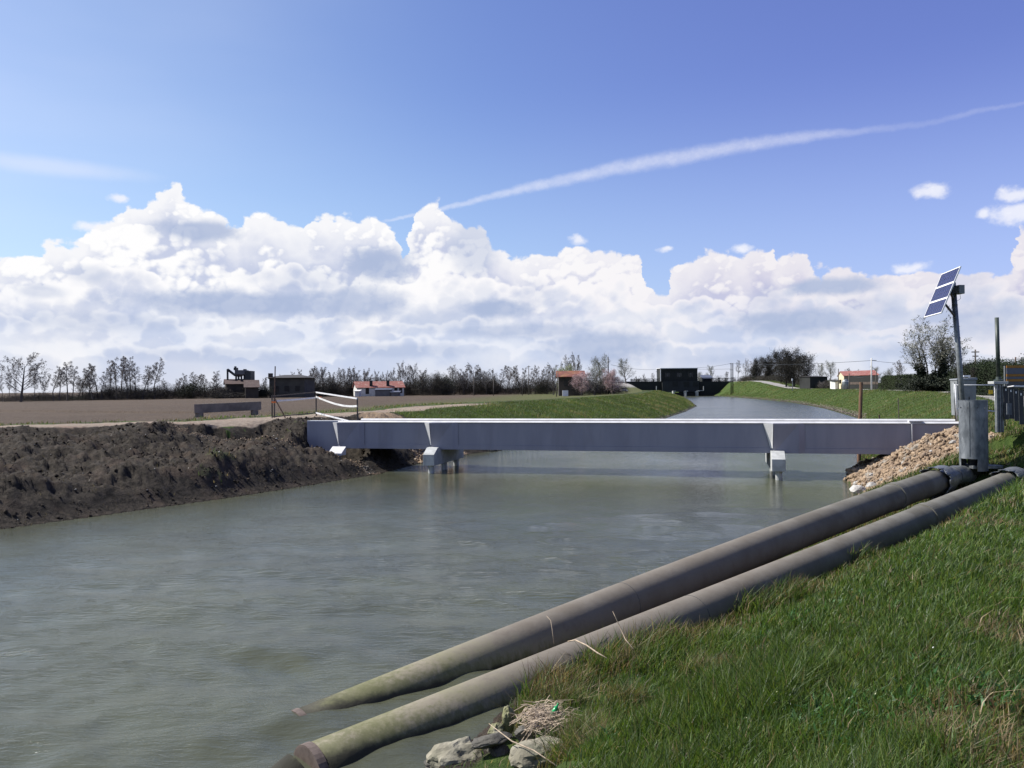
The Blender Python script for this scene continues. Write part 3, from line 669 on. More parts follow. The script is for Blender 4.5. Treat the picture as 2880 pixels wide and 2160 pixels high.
# ---------------------------------------------------------------- solar panel on a leaning pole
BL, BR, TR = [Vector((v[0]*1.16, v[1]*1.16, 4+(v[2]-4)*1.16)) for v in ((11.78, 22.5, 5.91), (11.49, 21.05, 5.91), (11.965, 20.95, 7.14))]; TL = TR+(BL-BR)
sp_top = aty(2680, 795, 25.35); sp_bot = aty(2722, 1300, 26.0)
sol = thing('solar_panel_pole', 'tilted solar panel of three modules on a leaning grey pole', 'solar panel', sp_bot)
mb = MB(); mb.tube([sp_bot-Vector((0,0,.3)), sp_top], .083, 20); po = mb.build('pole', M['galv_dull'], sol, smooth=True)
for s in (.04, .12, .30, .42, .52, .66, .8, .92):
    a = sp_top.lerp(sp_bot, s); mb = MB(); mb.tube([a, a-Vector((0,0,.028))], .089, 20); mb.build('pole_band', M['steel_dark'], po)
eu = (BR-BL).normalized(); ev = (TR-BR).normalized(); en = eu.cross(ev).normalized()
if en.x > 0: en = -en
Wd = (BR-BL).length; Hd = (TR-BR).length; MF = Matrix((eu, ev, en)).transposed()
def cell_mat():
    m = bpy.data.materials.new('solar_cells'); m.use_nodes = True; t = NT(m.node_tree); b = t.n['Principled BSDF']; b.inputs['Roughness'].default_value = .22
    P = S(t, t.node('ShaderNodeNewGeometry').outputs['Position'])
    n = t.noise(P, 9, 4, .6)
    c = t.mix(t.step(n, .35, .65), (.018, .019, .055, 1), (.032, .030, .085, 1)); t.l.new(c.o, b.inputs['Base Color']); return m
M['cells'] = cell_mat(); M['grid'] = mat('cell_grid', (.10,.10,.15), (.08,.08,.12), 5, .4)
for k in range(3):
    ce = BL+eu*(Wd/2)+ev*(Hd*(k+.5)/3)
    mb = MB(); mb.box(ce-en*.012, (Wd-.05, Hd/3-.05, .02), M=MF); md = mb.build('solar_module', M['cells'], sol)
    mb = MB()
    for i in range(1, 9): mb.box(ce+eu*(Wd*(i/9-.5))-en*.0005, (.006, Hd/3-.06, .004), M=MF)
    for j in range(1, 4): mb.box(ce+ev*(Hd/3*(j/4-.5))-en*.0003, (Wd-.06, .006, .004), M=MF)
    mb.build('cell_grid', M['grid'], md)
    mb = MB(); w = .028; t_ = .035
    for s in (-1, 1):
        mb.box(ce+ev*(s*(Hd/6-w/2-.002))-en*.008, (Wd, w, t_), M=MF); mb.box(ce+eu*(s*(Wd/2-w/2))-en*.008, (w, Hd/3-2*w-.008, t_), M=MF)
    mb.build('frame', M['white'], md)
pc = BL+eu*(Wd*.5)+ev*(Hd*.5)-en*.06
for s in (-.3, .3): mb = MB(); mb.box(BL+eu*(Wd*(.5+s))+ev*(Hd*.5)-en*.045, (.04, Hd*.92, .04), M=MF); mb.build('support_rail', M['galv_dull'], sol)
mb = MB()
for k in (.10, .19): a = sp_top.lerp(sp_bot, k); mb.bar(a, BL+eu*Wd*.6+ev*Hd*(.62-(k-.1)*3.2)-en*.06, .06, .04)
mb.build('bracket', M['steel_dark'], sol)
bx = aty(2697, 815, 25.2); mb = MB(); mb.box(bx, (.19, .30, .28), .1); mb.build('junction_box', M['cab'], sol, bevel=.01)
mb = MB(); mb.tube([bx+Vector((.03,0,-.12)), bx+Vector((.05,0,-.28)), bx+Vector((-.06,0,-.36))], .006, 5); mb.tube([bx+Vector((-.3,0,-.5)), bx+Vector((-.42,0,-.72)), bx+Vector((-.25,0,-.62)), bx+Vector((-.2,0,-.4))], .006, 5); mb.build('cable', M['black'], sol)

# ---------------------------------------------------------------- tall green pole on its steel column
gp = aty(2810, 1190, 26.0); g = thing('green_pole', 'tall dark green pole bolted on a steel channel column', 'pole', gp)
zc = aty(2810, 1080, 26).z; zt = aty(2807, 893, 26).z
for dx in (-.085, 0, .085): mb = MB(); mb.box((gp.x+dx, gp.y-.02, (gp.z-.3+zc)/2), (.055, .12, zc-gp.z+.3)); mb.build('channel', M['galv_dull'], g)
mb = MB(); mb.box((gp.x-.02, gp.y, zc+.045), (.48, .34, .09)); mb.build('cap_plate', M['concrete'], g, bevel=.01)
mb = MB(); mb.tube([(gp.x, gp.y, zc+.093), (gp.x, gp.y, zc+.13), (gp.x, gp.y, zc+.15), (gp.x, gp.y, zc+.24)], [.15, .15, .085, .07], 24); mb.build('flange', M['green_pole'], g)
mb = MB(); mb.tube([(gp.x, gp.y, zc+.242), (gp.x-.035, gp.y, zt)], .062, 24); mb.build('pole', M['green_pole'], g, smooth=True)
mb = MB(); mb.tube([(gp.x+.2, gp.y, gp.z-.1), (gp.x+.17, gp.y, gp.z+.6), (gp.x+.24, gp.y, gp.z+1.0), (gp.x+.16, gp.y, gp.z+1.12)], .02, 8); mb.build('conduit', M['galv_dull'], g, smooth=True)

# ---------------------------------------------------------------- grey cabinet with an antenna box
cc = aty(2710, 1160, 35); zt = aty(2710, 1066, 35).z; zb = 2.62
cbn = thing('electrical_cabinet', 'grey steel electrical cabinet with a sloping lid behind the solar pole', 'cabinet', (cc.x, cc.y, zb))
mb = MB(); mb.hexa([Vector((cc.x+sx*.40, cc.y+sy*.25, zb)) for sx, sy in ((-1,-1),(1,-1),(1,1),(-1,1))], [Vector((cc.x+sx*.43, cc.y+sy*.27, zt-.04)) for sx, sy in ((-1,-1),(1,-1),(1,1),(-1,1))]); mb.build('body', M['cab'], cbn, bevel=.012)
mb = MB(); mb.hexa([Vector((cc.x+sx*.46, cc.y+sy*.31, zt-.037)) for sx, sy in ((-1,-1),(1,-1),(1,1),(-1,1))], [Vector((cc.x+sx*.44, cc.y+sy*.29, zt+.01+(.05 if sx > 0 else 0))) for sx, sy in ((-1,-1),(1,-1),(1,1),(-1,1))]); mb.build('lid', M['cab'], cbn)
mb = MB(); mb.box((cc.x-.10, cc.y-.256, zb+.72), (.50, .014, 1.15)); dr_ = mb.build('door', M['cab'], cbn, bevel=.004)
mb = MB(); mb.box((cc.x+.10, cc.y-.275, zb+.75), (.03, .02, .16)); mb.build('handle', M['black'], dr_)
mb = MB(); mb.box((cc.x+.14, cc.y, zt+.13), (.30, .12, .07)); mb.box((cc.x+.02, cc.y, zt+.08), (.04, .05, .06)); mb.box((cc.x+.26, cc.y, zt+.09), (.04, .05, .06)); mb.build('antenna', M['white'], cbn)

# ---------------------------------------------------------------- tube gate frame with the yellow plate
gd = 31.0
fr = thing('tube_gate', 'light grey tube frame closing the right end of the bridge with a yellow plate', 'gate', aty(2740, 1155, gd))
def seg(name, a, b, r, m, parent=fr, dy=0): mb = MB(); mb.tube([aty(a[0], a[1], gd+dy), aty(b[0], b[1], gd+dy)], r, 10); return mb.build(name, m, parent, smooth=True)
M['rail'] = mat('light_grey_tube', (.66,.67,.68), (.55,.56,.57), 8, .45)
seg('post', (2686,1080), (2692,1185), .026, M['rail']); seg('post', (2682,1075), (2689,1185), .03, M['galv_dull'], dy=.3); seg('post', (2798,1082), (2801,1185), .03, M['rail'])
seg('rail', (2686,1083), (2799,1083), .022, M['rail']); seg('rail', (2691,1150), (2801,1157), .022, M['rail'])
for y in (1094, 1105, 1117, 1129, 1140): seg('wire', (2687,y), (2799,y+1), .0035, M['galv_dull'])
a = aty(2787, 1102.5, gd-.03); mb = MB(); mb.box(a, (.155, .01, .15), 0); mb.build('warning_plate', M['yellow'], fr)

# ---------------------------------------------------------------- row of dark steel sluice boards at the right edge
rk = thing('steel_board_rack', 'row of leaning dark steel boards hung on a grey tube at the right edge', 'rack', aty(2858, 1190, 24.5))
for x0, x1, y0, y1, Y in ((2823,2835,1086,1180,25.9), (2836,2850,1089,1178,25.3), (2851,2864,1093,1184,24.7), (2865,2878,1098,1194,24.0), (2880,2893,1100,1203,23.3)):
    a = aty(x0, y0, Y); b = aty(x1, y0, Y); c = aty(x1+3, y1, Y-.05); d = aty(x0+3, y1, Y-.05); o_ = Vector((.02, .05, 0)); mb = MB()
    mb.hexa([d, c, c+o_, d+o_], [a, b, b+o_, a+o_]); bd = mb.build('steel_board', M['steel_dark'], rk)
    mb = MB(); p = a.lerp(b, .45)-Vector((0, .012, .12)); mb.box(p, (.035, .006, .07)); mb.build('sticker', M['white'], bd)
mb = MB(); mb.tube([aty(2824,1090,26.05), aty(2850,1086,25.4), aty(2900,1087,23.2)], .022, 8); mb.build('tube_rail', M['rail'], rk, smooth=True)
a = aty(2838, 1150, 25.1); mb = MB(); mb.box(a, (.16, .02, .36), .1); mb.build('grey_sheet', M['galv'], rk)

# ---------------------------------------------------------------- orange and grey notice board
sb = thing('notice_board', 'grey notice board with three orange bands in front of the hedge', 'sign', aty(2852, 1130, 36))
ST = [(1028,1035,'orange'), (1035,1052,'sg'), (1052,1059,'orange'), (1059,1066,'sg2'), (1066,1073,'orange'), (1073,1091,'sg3')]
M['sg'] = mat('blue_grey_panel', (.10,.105,.135), (.09,.095,.12), 9, .5); M['sg2'] = M['sg']; M['sg3'] = mat('dark_grey_panel', (.07,.07,.075), (.06,.06,.065), 9, .5)
M['orange_b'] = mat('ochre_band', (.33,.15,.02), (.27,.12,.02), 9, .6)
for y0, y1, k in ST:
    a = aty(2831, y0, 36); b = aty(2884, y1, 36); mb = MB(); mb.box(((a.x+b.x)/2, 36, (a.z+b.z)/2), (b.x-a.x, .03, a.z-b.z)); mb.build('board_band', M['orange_b' if k == 'orange' else k], sb)
mb = MB(); a = aty(2827, 1029, 36.1); mb.box((a.x, 36.1, (a.z+2.7)/2), (.09, .09, a.z-2.7)); b = aty(2888, 1029, 36.1); mb.box((b.x, 36.1, (a.z+2.7)/2), (.09, .09, a.z-2.7)); mb.build('sign_post', M['galv_dull'], sb)

# ---------------------------------------------------------------- posts and stakes
def post(name, label, cat, top, base, Y, r, m, zb=None, group=None, r2=None, n=10):
    a = aty(*top, Y); b = aty(*base, Y); zb = b.z if zb is None else zb
    mb = MB(); mb.tube([(b.x, b.y, zb), tuple(a)], [r, r2 or r], n); o = mb.build(name, m, smooth=False); return tag(o, label, cat, group)
post('wooden_post', 'thick brown timber post standing in the water behind the bridge', 'post', (2422,1075), (2414,1290), 39.6, .10, M['wood'], -.5, r2=.085, n=9)
post('stake', 'thin dark stake on the far grassy bank right of the timber post', 'stake', (2526,1120), (2530,1182), 44, .025, M['wood_grey'], 1.0, 'stakes')
post('stake', 'short reddish stake poking over the bridge flange', 'stake', (2473,1166), (2473,1186), 42, .035, M['rust'], 1.0, 'stakes')
# ---------------------------------------------------------------- barrier frame at the left bridge end
bf = thing('barrier_frame', 'timber barrier frame hung with white tape at the left bridge end', 'barrier', (-12, 47, 2.4))
T1, T2, T3 = aty(765,1111,46.5), aty(889,1102,49), aty(1005,1119,44.6)
def gp_(v): return Vector((v.x, v.y, gz(v.x, v.y)-.05))
for v in (T1, T1+Vector((.14,0,0)), T2, T3): mb = MB(); mb.bar(gp_(v), v, .07); mb.build('post', M['wood_grey'], bf)
mb = MB(); mb.bar(T1-Vector((0,0,.08)), T2-Vector((0,.05,.02)), .06); mb.build('rail', M['wood_grey'], bf)
mb = MB(); mb.bar(T2-Vector((0,.06,.03)), T3-Vector((0,.05,.04)), .075); mb.build('rail', M['white'], bf)
b1, b2, b3 = [gp_(v)+Vector((0,-.06,.12)) for v in (T1, T2, T3)]
mb = MB(); mb.bar(b1, b2+Vector((0,0,.12)), .06); mb.build('rail', M['wood_grey'], bf)
mb = MB(); mb.bar(b2+Vector((0,0,.12)), b3, .075); mb.build('rail', M['white'], bf)
mb = MB(); mb.bar(T1-Vector((-.12,.06,.1)), gp_(T1+Vector((.95,-.5,0))), .05); mb.build('brace', M['rust'], bf)
def ribbon(pts, w, name='tape'):
    mb = MB(); vs = []; 
    for i, p in enumerate(pts): vs += [p+Vector((0, .01*math.sin(i*2), w/2)), p+Vector((0, -.01*math.sin(i*3), -w/2))]
    mb.add(vs, [(2*i, 2*i+1, 2*i+3, 2*i+2) for i in range(len(pts)-1)]); return mb.build(name, M['tape'], bf)
def cat_(a, b, sag, n=9, sk=0): return [a.lerp(b, i/(n-1))-Vector((0,0,sag*4*(i/(n-1))*(1-i/(n-1))*(1+sk*(i/(n-1))))) for i in range(n)]
ribbon(cat_(T1-Vector((0,.05,.36)), T2-Vector((0,.05,.36)), .02), .10)
ribbon(cat_(T2-Vector((0,.05,.30)), T3-Vector((0,.05,.46)), .12, 12, .8), .11)
mb = MB(); mb.box(T1-Vector((-.12,.06,.42)), (.25,.03,.10)); mb.build('orange_ribbon', M['orange'], bf); mb = MB(); mb.box(T2-Vector((-.25,.07,.32)), (.22,.03,.08)); mb.build('orange_ribbon', M['orange'], bf)
post('thin_pole', 'thin tall dark pole rising beside the taped barrier frame', 'pole', (774,1030), (771,1172), 46.6, .032, M['rust'], 2.3)
# ---------------------------------------------------------------- weathered parapet beam on the field path
pb = thing('parapet_beam', 'long weathered concrete parapet beam on short feet beside the dirt path', 'parapet', aty(640, 1157, 60))
a, b = aty(546,1137,57), aty(731,1129,61); h = Vector((0,0,.66)); o_ = Vector((0,.35,0)); mb = MB(); M['parapet'] = mat('stained_parapet_concrete', (.25,.21,.165), (.15,.125,.10), .8, .9, bump=.3, bscale=20); mb.hexa([a-h, b-h, b-h+o_, a-h+o_], [a, b, b+o_, a+o_]); mb.build('beam', M['parapet'], pb, bevel=.02)
for s in (.06, .9):
    p = a.lerp(b, s)+Vector((0,.17,0)); mb = MB(); mb.box((p.x, p.y, (p.z-.665+1.9)/2), (.5,.3,p.z-.665-1.9)); mb.build('foot', M['concrete_old'], pb)
# ---------------------------------------------------------------- rocks
from mathutils import noise as mn
def rock_mesh(name, size, seed, m, sub=3, facets=7, rough=.18):
    bm = bmesh.new(); bmesh.ops.create_icosphere(bm, subdivisions=sub, radius=1); g = random.Random(seed)
    pl = [(Vector((g.gauss(0,1), g.gauss(0,1), g.gauss(0,1))).normalized(), g.uniform(.55,.85)) for _ in range(facets)]
    for v in bm.verts:
        p = v.co.copy()
        for nn, d in pl:
            s = p.dot(nn)
            if s > d: p -= nn*(s-d)*.92
        p += p.normalized()*(mn.fractal(p*1.8+Vector((seed,0,0)), 1., 2., 4)*rough)
        v.co = Vector((p.x*size[0], p.y*size[1], p.z*size[2]))
    me = bpy.data.meshes.new(name); bm.to_mesh(me); bm.free(); me.materials.append(m); return me
for nm, px, py, z, size, rz, m, lab in (
    ('rock', 1285, 2150, .05, (.33,.26,.20), .2, 'rock', 'big rounded pale rock at the foot of the bank by the nearer pipe'),
    ('rock', 1378, 2098, .26, (.26,.11,.055), .38, 'rock_dark', 'flat tilted grey slab lying above the dark rock'),
    ('rock', 1405, 2140, .08, (.20,.17,.15), 1., 'rock_dark', 'dark rugged rock between the rounded rock and the pale block'),
    ('rock', 1522, 2140, .22, (.34,.24,.15), .5, 'rock', 'flat topped pale block under the long grass'),
    ('rock', 1428, 2040, .28, (.075,.08,.17), .1, 'rock_moss', 'upright mossy stone beside the reed litter'),
    ('rock', 1395, 2068, .22, (.10,.09,.08), .8, 'rock_moss', 'small mossy stone leaning on the upright stone'),
    ('rock', 1478, 2078, .30, (.13,.11,.08), 2.8, 'rock_dark', 'brown clod of rock under the reed litter'),
    ('rock', 1230, 2165, -.02, (.16,.14,.09), 2., 'rock_dark', 'low wet rock at the waterline left of the rounded rock')):
    p = atz(px, py, z); me = rock_mesh(nm, size, px, M[m], 4); o = link(nm, me); o.location = p+Vector((0,0,.05)); o.rotation_euler = (.1*math.sin(px), .15*math.cos(px), rz); tag(o, lab, 'rock', 'rocks at the foot of the near bank')
for px, py, s, lab in ((2413, 1378, .30, 'grey boulder at the waterline below the gravel heap'), (2450, 1368, .26, 'pale angular boulder against the farther pipe'), (2480, 1352, .22, 'small pale boulder highest beside the farther pipe')):
    p = atz(px, py, .25); me = rock_mesh('boulder', (s, s*.8, s*.6), px, M['stone_grey'], 3); o = link('boulder', me); o.location = p; o.rotation_euler = (.3, .1, px); tag(o, lab, 'boulder', 'boulders beside the farther pipe')
# ---------------------------------------------------------------- crushed stone at the right abutment
hp = thing('stone_heap', 'heap of tan crushed stone piled against the right end of the bridge', 'stone heap', (15.0, 30, 0))
protos = [rock_mesh('stone', (1, .75, .55), 100+i, M['stone'] if i else M['stone_grey'], 1, 5, .12) for i in range(6)]
g = np.random.default_rng(4)
def gravel_pts(n, cx, cy, rx, ry, ch):
    x = cx+g.uniform(-rx, rx, n); y = cy+g.uniform(-ry, ry, n); z, Z = terrain(x, y); k = (Z[:, 3] > .5) & (z > -.1); return x[k], y[k], z[k]
x, y, z = gravel_pts(2500, 15, 30.2, 4.8, 6, 0)
near = np.argsort(y)[:280] if len(y) > 280 else np.arange(len(y))
sel = g.choice(len(x), min(285, len(x)), replace=False)
for i in sel:
    o = bpy.data.objects.new('stone', protos[g.integers(6)]); COL.objects.link(o); o.parent = hp; s = g.uniform(.08, .19)
    o.location = Vector((x[i], y[i], z[i]+s*.25))-ROOT[hp.name]; o.rotation_euler = tuple(g.uniform(-.5,.5,2))+(g.uniform(0,6.3),); o.scale = (s,)*3
def scatter_stones(name, x, y, z, smin, smax, m, parent=None, seed=9, sink=.2, flat=1.):
    gg = np.random.default_rng(seed); n = len(x)
    base = np.array([(1,0,0),(-1,0,0),(0,1,0),(0,-1,0),(0,0,1),(0,0,-1)], float); F8 = np.array([(0,2,4),(2,1,4),(1,3,4),(3,0,4),(2,0,5),(1,2,5),(3,1,5),(0,3,5)])
    V = base[None]*gg.uniform(.55, 1.25, (n, 6, 1)); V += gg.normal(0, .18, V.shape)
    q = gg.normal(size=(n, 4)); q /= np.linalg.norm(q, axis=1)[:, None]; w, a, b, c = q.T
    Rm = np.stack([1-2*(b*b+c*c), 2*(a*b-c*w), 2*(a*c+b*w), 2*(a*b+c*w), 1-2*(a*a+c*c), 2*(b*c-a*w), 2*(a*c-b*w), 2*(b*c+a*w), 1-2*(a*a+b*b)], 1).reshape(n, 3, 3)
    V = np.einsum('nij,nkj->nki', Rm, V)*(smin+(smax-smin)*gg.random(n)**2.2)[:, None, None]; V[..., 2] *= flat
    V += np.stack([x, y, z], 1)[:, None]
    Fc = (F8[None]+(np.arange(n)*6)[:, None, None]).reshape(-1, 3)
    o = link(name, npmesh(name, V.reshape(-1, 3), Fc, m, smooth=False), parent)
    if parent is not None: o.location = -ROOT[parent.name]
    o['kind'] = 'stuff'; return o
x, y, z = gravel_pts(34000, 15, 30.2, 4.8, 6, 0); scatter_stones('small_stones', x, y, z, .03, .12, M['stone'], hp)
x, y, z = gravel_pts(9000, -3.2, 45, 3.6, 3.4, 0); o = scatter_stones('gravel', x, y, z, .03, .13, M['stone']); o['label'] = 'tan gravel spread on the far bank under the left end of the bridge'
# soil clods on the dug left bank
n = 60000; x = g.uniform(-34, -2, n); y = g.uniform(8, 47, n); z, Z = terrain(x, y); dl, yl = sdist(x, y, LWL, 1)
k = (dl > -.1) & (dl < wl_(yl)*1.0) & (Z[:, 0] < .6) & (Z[:, 3] < .4) & (g.random(n) < .12+.45*(vnoise(x*.8, y*.8, 70) > .5))
M['shore'] = mat('dull_shore_stone', (.20,.18,.14), (.09,.08,.06), 1.5, .9)
M['clod'] = mat('dark_soil_clod', (.016,.013,.010), (.048,.038,.029), 1.3, .95, bump=.5, bscale=20, c3=(.070,.054,.040), spec=.1)
o = scatter_stones('soil_clods', x[k], y[k], z[k], .015, .085, M['clod'], seed=11); o['label'] = 'dark clods of dug soil on the left bank'
kk = k & (g.random(n) < .03); o = scatter_stones('pale_pebbles', x[kk], y[kk], z[kk]+.04, .012, .05, M['stone_grey'], seed=12); o['label'] = 'small pale pebbles scattered on the dug soil'
tq = g.random(1500); x = -17.2+11.4*tq+g.normal(0, .25, 1500); y = 38.9-1.9*tq+g.normal(0, .25, 1500); z, _ = terrain(x, y)
o = scatter_stones('ridge_gravel', x, y, z+.01, .015, .05, M['stone'], seed=15); o['label'] = 'thin line of pale gravel along the ridge of dug soil'
# stones along the waterline of the far banks
n = 6000; t = g.random(n)**1.5; yy = 50+t*250
def along(P, yy, off): return np.interp(yy, P[:, 1], P[:, 0])+off, yy
xa, ya = along(RWL, yy, g.uniform(-.1, 1.0, n)); za, _ = terrain(xa, ya)
o = scatter_stones('shore_stones', xa, ya, za, .04, .17, M['shore'], seed=13, flat=.5); o['label'] = 'pale stones lining the far right waterline'
xa, ya = along(LWL, yy, g.uniform(-1.0, .1, n)); za, _ = terrain(xa, ya)
o = scatter_stones('shore_stones', xa, ya, za, .04, .18, M['rock_dark'], seed=14, flat=.6); o['label'] = 'dark stones lining the far left waterline'

# ---------------------------------------------------------------- reeds, litter, bottle
def stalk(label, pts, r=.008):
    mb = MB(); mb.tube(pts, [r]*(len(pts)-1)+[r*.4], 6); o = mb.build('reed_stalk', M['reed'], smooth=True); return tag(o, label, 'reed stalk', 'dry reed stalks')
def on2(px, py, up): d = ray(px, py); return d
def nearpt(px, py, Y): return aty(px, py, Y)
stalk('pale bent reed stalk draped over the nearer pipe', [nearpt(1598,1804,10.9), nearpt(1618,1800,10.7), nearpt(1650,1815,10.45), nearpt(1680,1836,10.25), nearpt(1707,1851,10.05)], .010)
stalk('thin forked dry stalk standing in front of the nearer pipe', [nearpt(1782,1826,10.4), nearpt(1758,1797,10.6), nearpt(1742,1760,10.8), nearpt(1733,1740,10.8), nearpt(1723,1719,10.85)], .007)
stalk('thin dry stalk against the farther pipe', [nearpt(1558,1810,11.3), nearpt(1553,1770,11.4), nearpt(1549,1745,11.5), nearpt(1537,1732,11.6)], .005)
stalk('long pale stalk slanting over the pale block', [nearpt(1575,2160,7.5), nearpt(1500,2110,7.8), nearpt(1440,2085,8.0), nearpt(1375,2035,8.3)], .007)
gg = random.Random(8); mb = MB()
for i in range(240):
    c = atz(gg.gauss(1525, 28), gg.gauss(2022, 17), .42); th = gg.gauss(.5, .7); L = gg.uniform(.06, .22); d = Vector((math.cos(th), math.sin(th), gg.gauss(.1, .3))).normalized()*L
    mb.tube([c-d+Vector((0,0,gg.uniform(-.06,.08))), c+Vector((0,0,gg.uniform(0,.09))), c+d], [.004, .005, .002], 3, False)
o = mb.build('reed_litter', M['reed']); o['kind'] = 'stuff'; o['label'] = 'pile of broken dry reeds beside the nearer pipe'
bt = atz(1561, 1997, .50); b_ = thing('plastic_bottle', 'crushed green plastic bottle in the grass beside the reed litter', 'bottle', bt)
mb = MB(); d = Vector((.5, .4, .75)).normalized(); mb.tube([bt-d*.06, bt-d*.05, bt+d*.0, bt+d*.03, bt+d*.045, bt+d*.06], [.018, .03, .026, .024, .012, .011], 10); bb = mb.build('bottle_body', M['bottle'], b_, smooth=True)
mb = MB(); mb.tube([bt+d*.061, bt+d*.078], .014, 10); mb.build('bottle_cap', M['bottle'], b_)
# ---------------------------------------------------------------- far buildings and poles
M['roof_red'] = mat('red_clay_tiles', (.24,.085,.068), (.17,.06,.05), 3, .85, bump=.4, c3=(.28,.18,.15))
M['roof_orange'] = mat('orange_clay_tiles', (.17,.050,.030), (.11,.040,.028), .8, .85, c3=(.22,.13,.05), bump=.4)
M['roof_faded'] = mat('faded_brown_tiles', (.060,.030,.026), (.035,.022,.020), 2, .85, c3=(.075,.05,.045))
M['roof_dark'] = mat('dark_roof', (.035,.032,.030), (.025,.023,.022), 3, .8)
M['roof_slate'] = mat('blue_grey_sheet_roof', (.10,.115,.15), (.085,.095,.125), 3, .5)
M['wall_white'] = mat('limewashed_wall', (.62,.61,.58), (.52,.51,.48), 1, .9)
M['wall_cream'] = mat('cream_plaster', (.60,.53,.36), (.50,.43,.29), 1, .9)
M['wall_grey'] = mat('grey_plaster', (.075,.070,.058), (.055,.05,.043), .6, .9)
M['wall_brick'] = mat('brown_brick', (.045,.036,.030), (.032,.026,.022), 1, .9)
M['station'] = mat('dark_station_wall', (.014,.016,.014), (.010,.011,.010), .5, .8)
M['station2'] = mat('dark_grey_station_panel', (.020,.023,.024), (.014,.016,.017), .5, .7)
M['glass'] = mat('dark_glass', (.02,.022,.025), (.015,.017,.02), 1, .15, spec=.6)
M['shutter'] = mat('dark_shutter', (.03,.025,.02), (.02,.018,.015), 3, .8)
M['car_silver'] = mat('silver_car_paint', (.50,.50,.48), (.47,.47,.45), 3, .3, .3)
M['car_red'] = mat('red_car_paint', (.40,.04,.04), (.36,.035,.035), 3, .35)
M['barn_brown'] = mat('brown_boards', (.10,.075,.06), (.065,.05,.04), 2, .9)
M['dryer'] = mat('grey_machine_paint', (.12,.12,.125), (.09,.09,.095), 1, .6)

def house(name, label, A, B, Cc, base, eave, ridge, wall, roof, over=.35, cat='house', wins=(), chims=(), side=None):
    """A front-left corner, B front-right, Cc back-left as (pixel x, depth); heights in metres"""
    a = aty(A[0], 1100, A[1]); b = aty(B[0], 1100, B[1]); c = aty(Cc[0], 1100, Cc[1])
    a.z = b.z = c.z = base; d = b+(c-a); r = thing(name, label, cat, a)
    up = Vector((0,0,1)); e = eave-base; h = ridge-base; l = (b-a).normalized(); w = (c-a); wn = w.normalized()
    mb = MB(); m0 = a.lerp(c, .5)+up*h; m1 = b.lerp(d, .5)+up*h
    mb.add([a, b, d, c, a+up*e, b+up*e, d+up*e, c+up*e, m0, m1], [(0,1,5,4), (1,2,6,9,5), (2,3,7,6), (3,0,4,8,7)]); mb.build('wall', wall, r)
    for s, (p, q) in enumerate(((a, b), (c, d))):
        o_ = (wn if s else -wn)*over; sl_ = (h-e)/(w.length/2)*over
        e0 = p+up*(e-sl_)+o_-l*over; e1 = q+up*(e-sl_)+o_+l*over; t0 = m0-l*over; t1 = m1+l*over; k = up*.12
        mb = MB(); mb.add([e0, e1, t1, t0, e0+k, e1+k, t1+k, t0+k], [(0,3,2,1), (4,5,6,7), (0,1,5,4), (1,2,6,5), (2,3,7,6), (3,0,4,7)]); rf = mb.build('roof', roof, r)
    for f, zz, ww, hh in wins:
        p = a.lerp(b, f)+up*zz-wn*.03; mb = MB(); mb.bar(p-l*ww/2, p+l*ww/2, .06, hh) ; o = mb.build('window', M['shutter'], r)
    for f, g_, top in chims:
        p = a.lerp(b, f).lerp(c.lerp(d, f), g_); mb = MB(); mb.box((p.x, p.y, base+(top+e)/2), (.7, .6, top-e+.4)); mb.build('chimney', M['roof_dark'], r)
    return r, a, b, c, d
G0 = 2.05
house('farmhouse', 'long low white house with a red tiled roof and two chimneys', (1004,205), (1136,205), (994,211), G0, 4.55, 6.05, M['wall_white'], M['roof_red'], wins=((.22,1.6,.9,1.6), (.70,1.8,.7,1.2), (.83,1.7,.8,1.4), (.93,1.7,.8,1.4)), chims=((.31,.1,4.1), (.67,.1,4.1)))
def shed(label, x0, x1, y0, Y, dep, wall, roof, base=G0, mono=.3, name='shed', cat='shed'):
    a = aty(x0, y0, Y); b = aty(x1, y0, Y); r = thing(name, label, cat, (a.x, Y, base)); z = a.z
    mb = MB(); mb.hexa([Vector((a.x,Y,base)), Vector((b.x,Y,base)), Vector((b.x,Y+dep,base)), Vector((a.x,Y+dep,base))], [Vector((a.x,Y,z-.1)), Vector((b.x,Y,z-.1)), Vector((b.x,Y+dep,z+mono-.1)), Vector((a.x,Y+dep,z+mono-.1))]); mb.build('wall', wall, r)
    mb = MB(); q = .25; mb.hexa([Vector((a.x-q,Y-q,z-.09)), Vector((b.x+q,Y-q,z-.09)), Vector((b.x+q,Y+dep,z+mono-.09)), Vector((a.x-q,Y+dep,z+mono-.09))], [Vector((a.x-q,Y-q,z+.03)), Vector((b.x+q,Y-q,z+.03)), Vector((b.x+q,Y+dep,z+mono+.03)), Vector((a.x-q,Y+dep,z+mono+.03))]); mb.build('roof', roof, r)
    return r
shed('small white outbuilding at the left end of the long farmhouse', 998, 1010, 1100, 198, 2.5, M['wall_white'], M['wall_white'])
shed('low grey annexe in front of the middle of the long farmhouse', 1055, 1098, 1096, 201, 2.5, M['dryer'], M['roof_slate'])
shed('low grey shed in front of the long farmhouse right of its annexe', 1100, 1122, 1103, 200, 2.5, M['dryer'], M['roof_slate'])
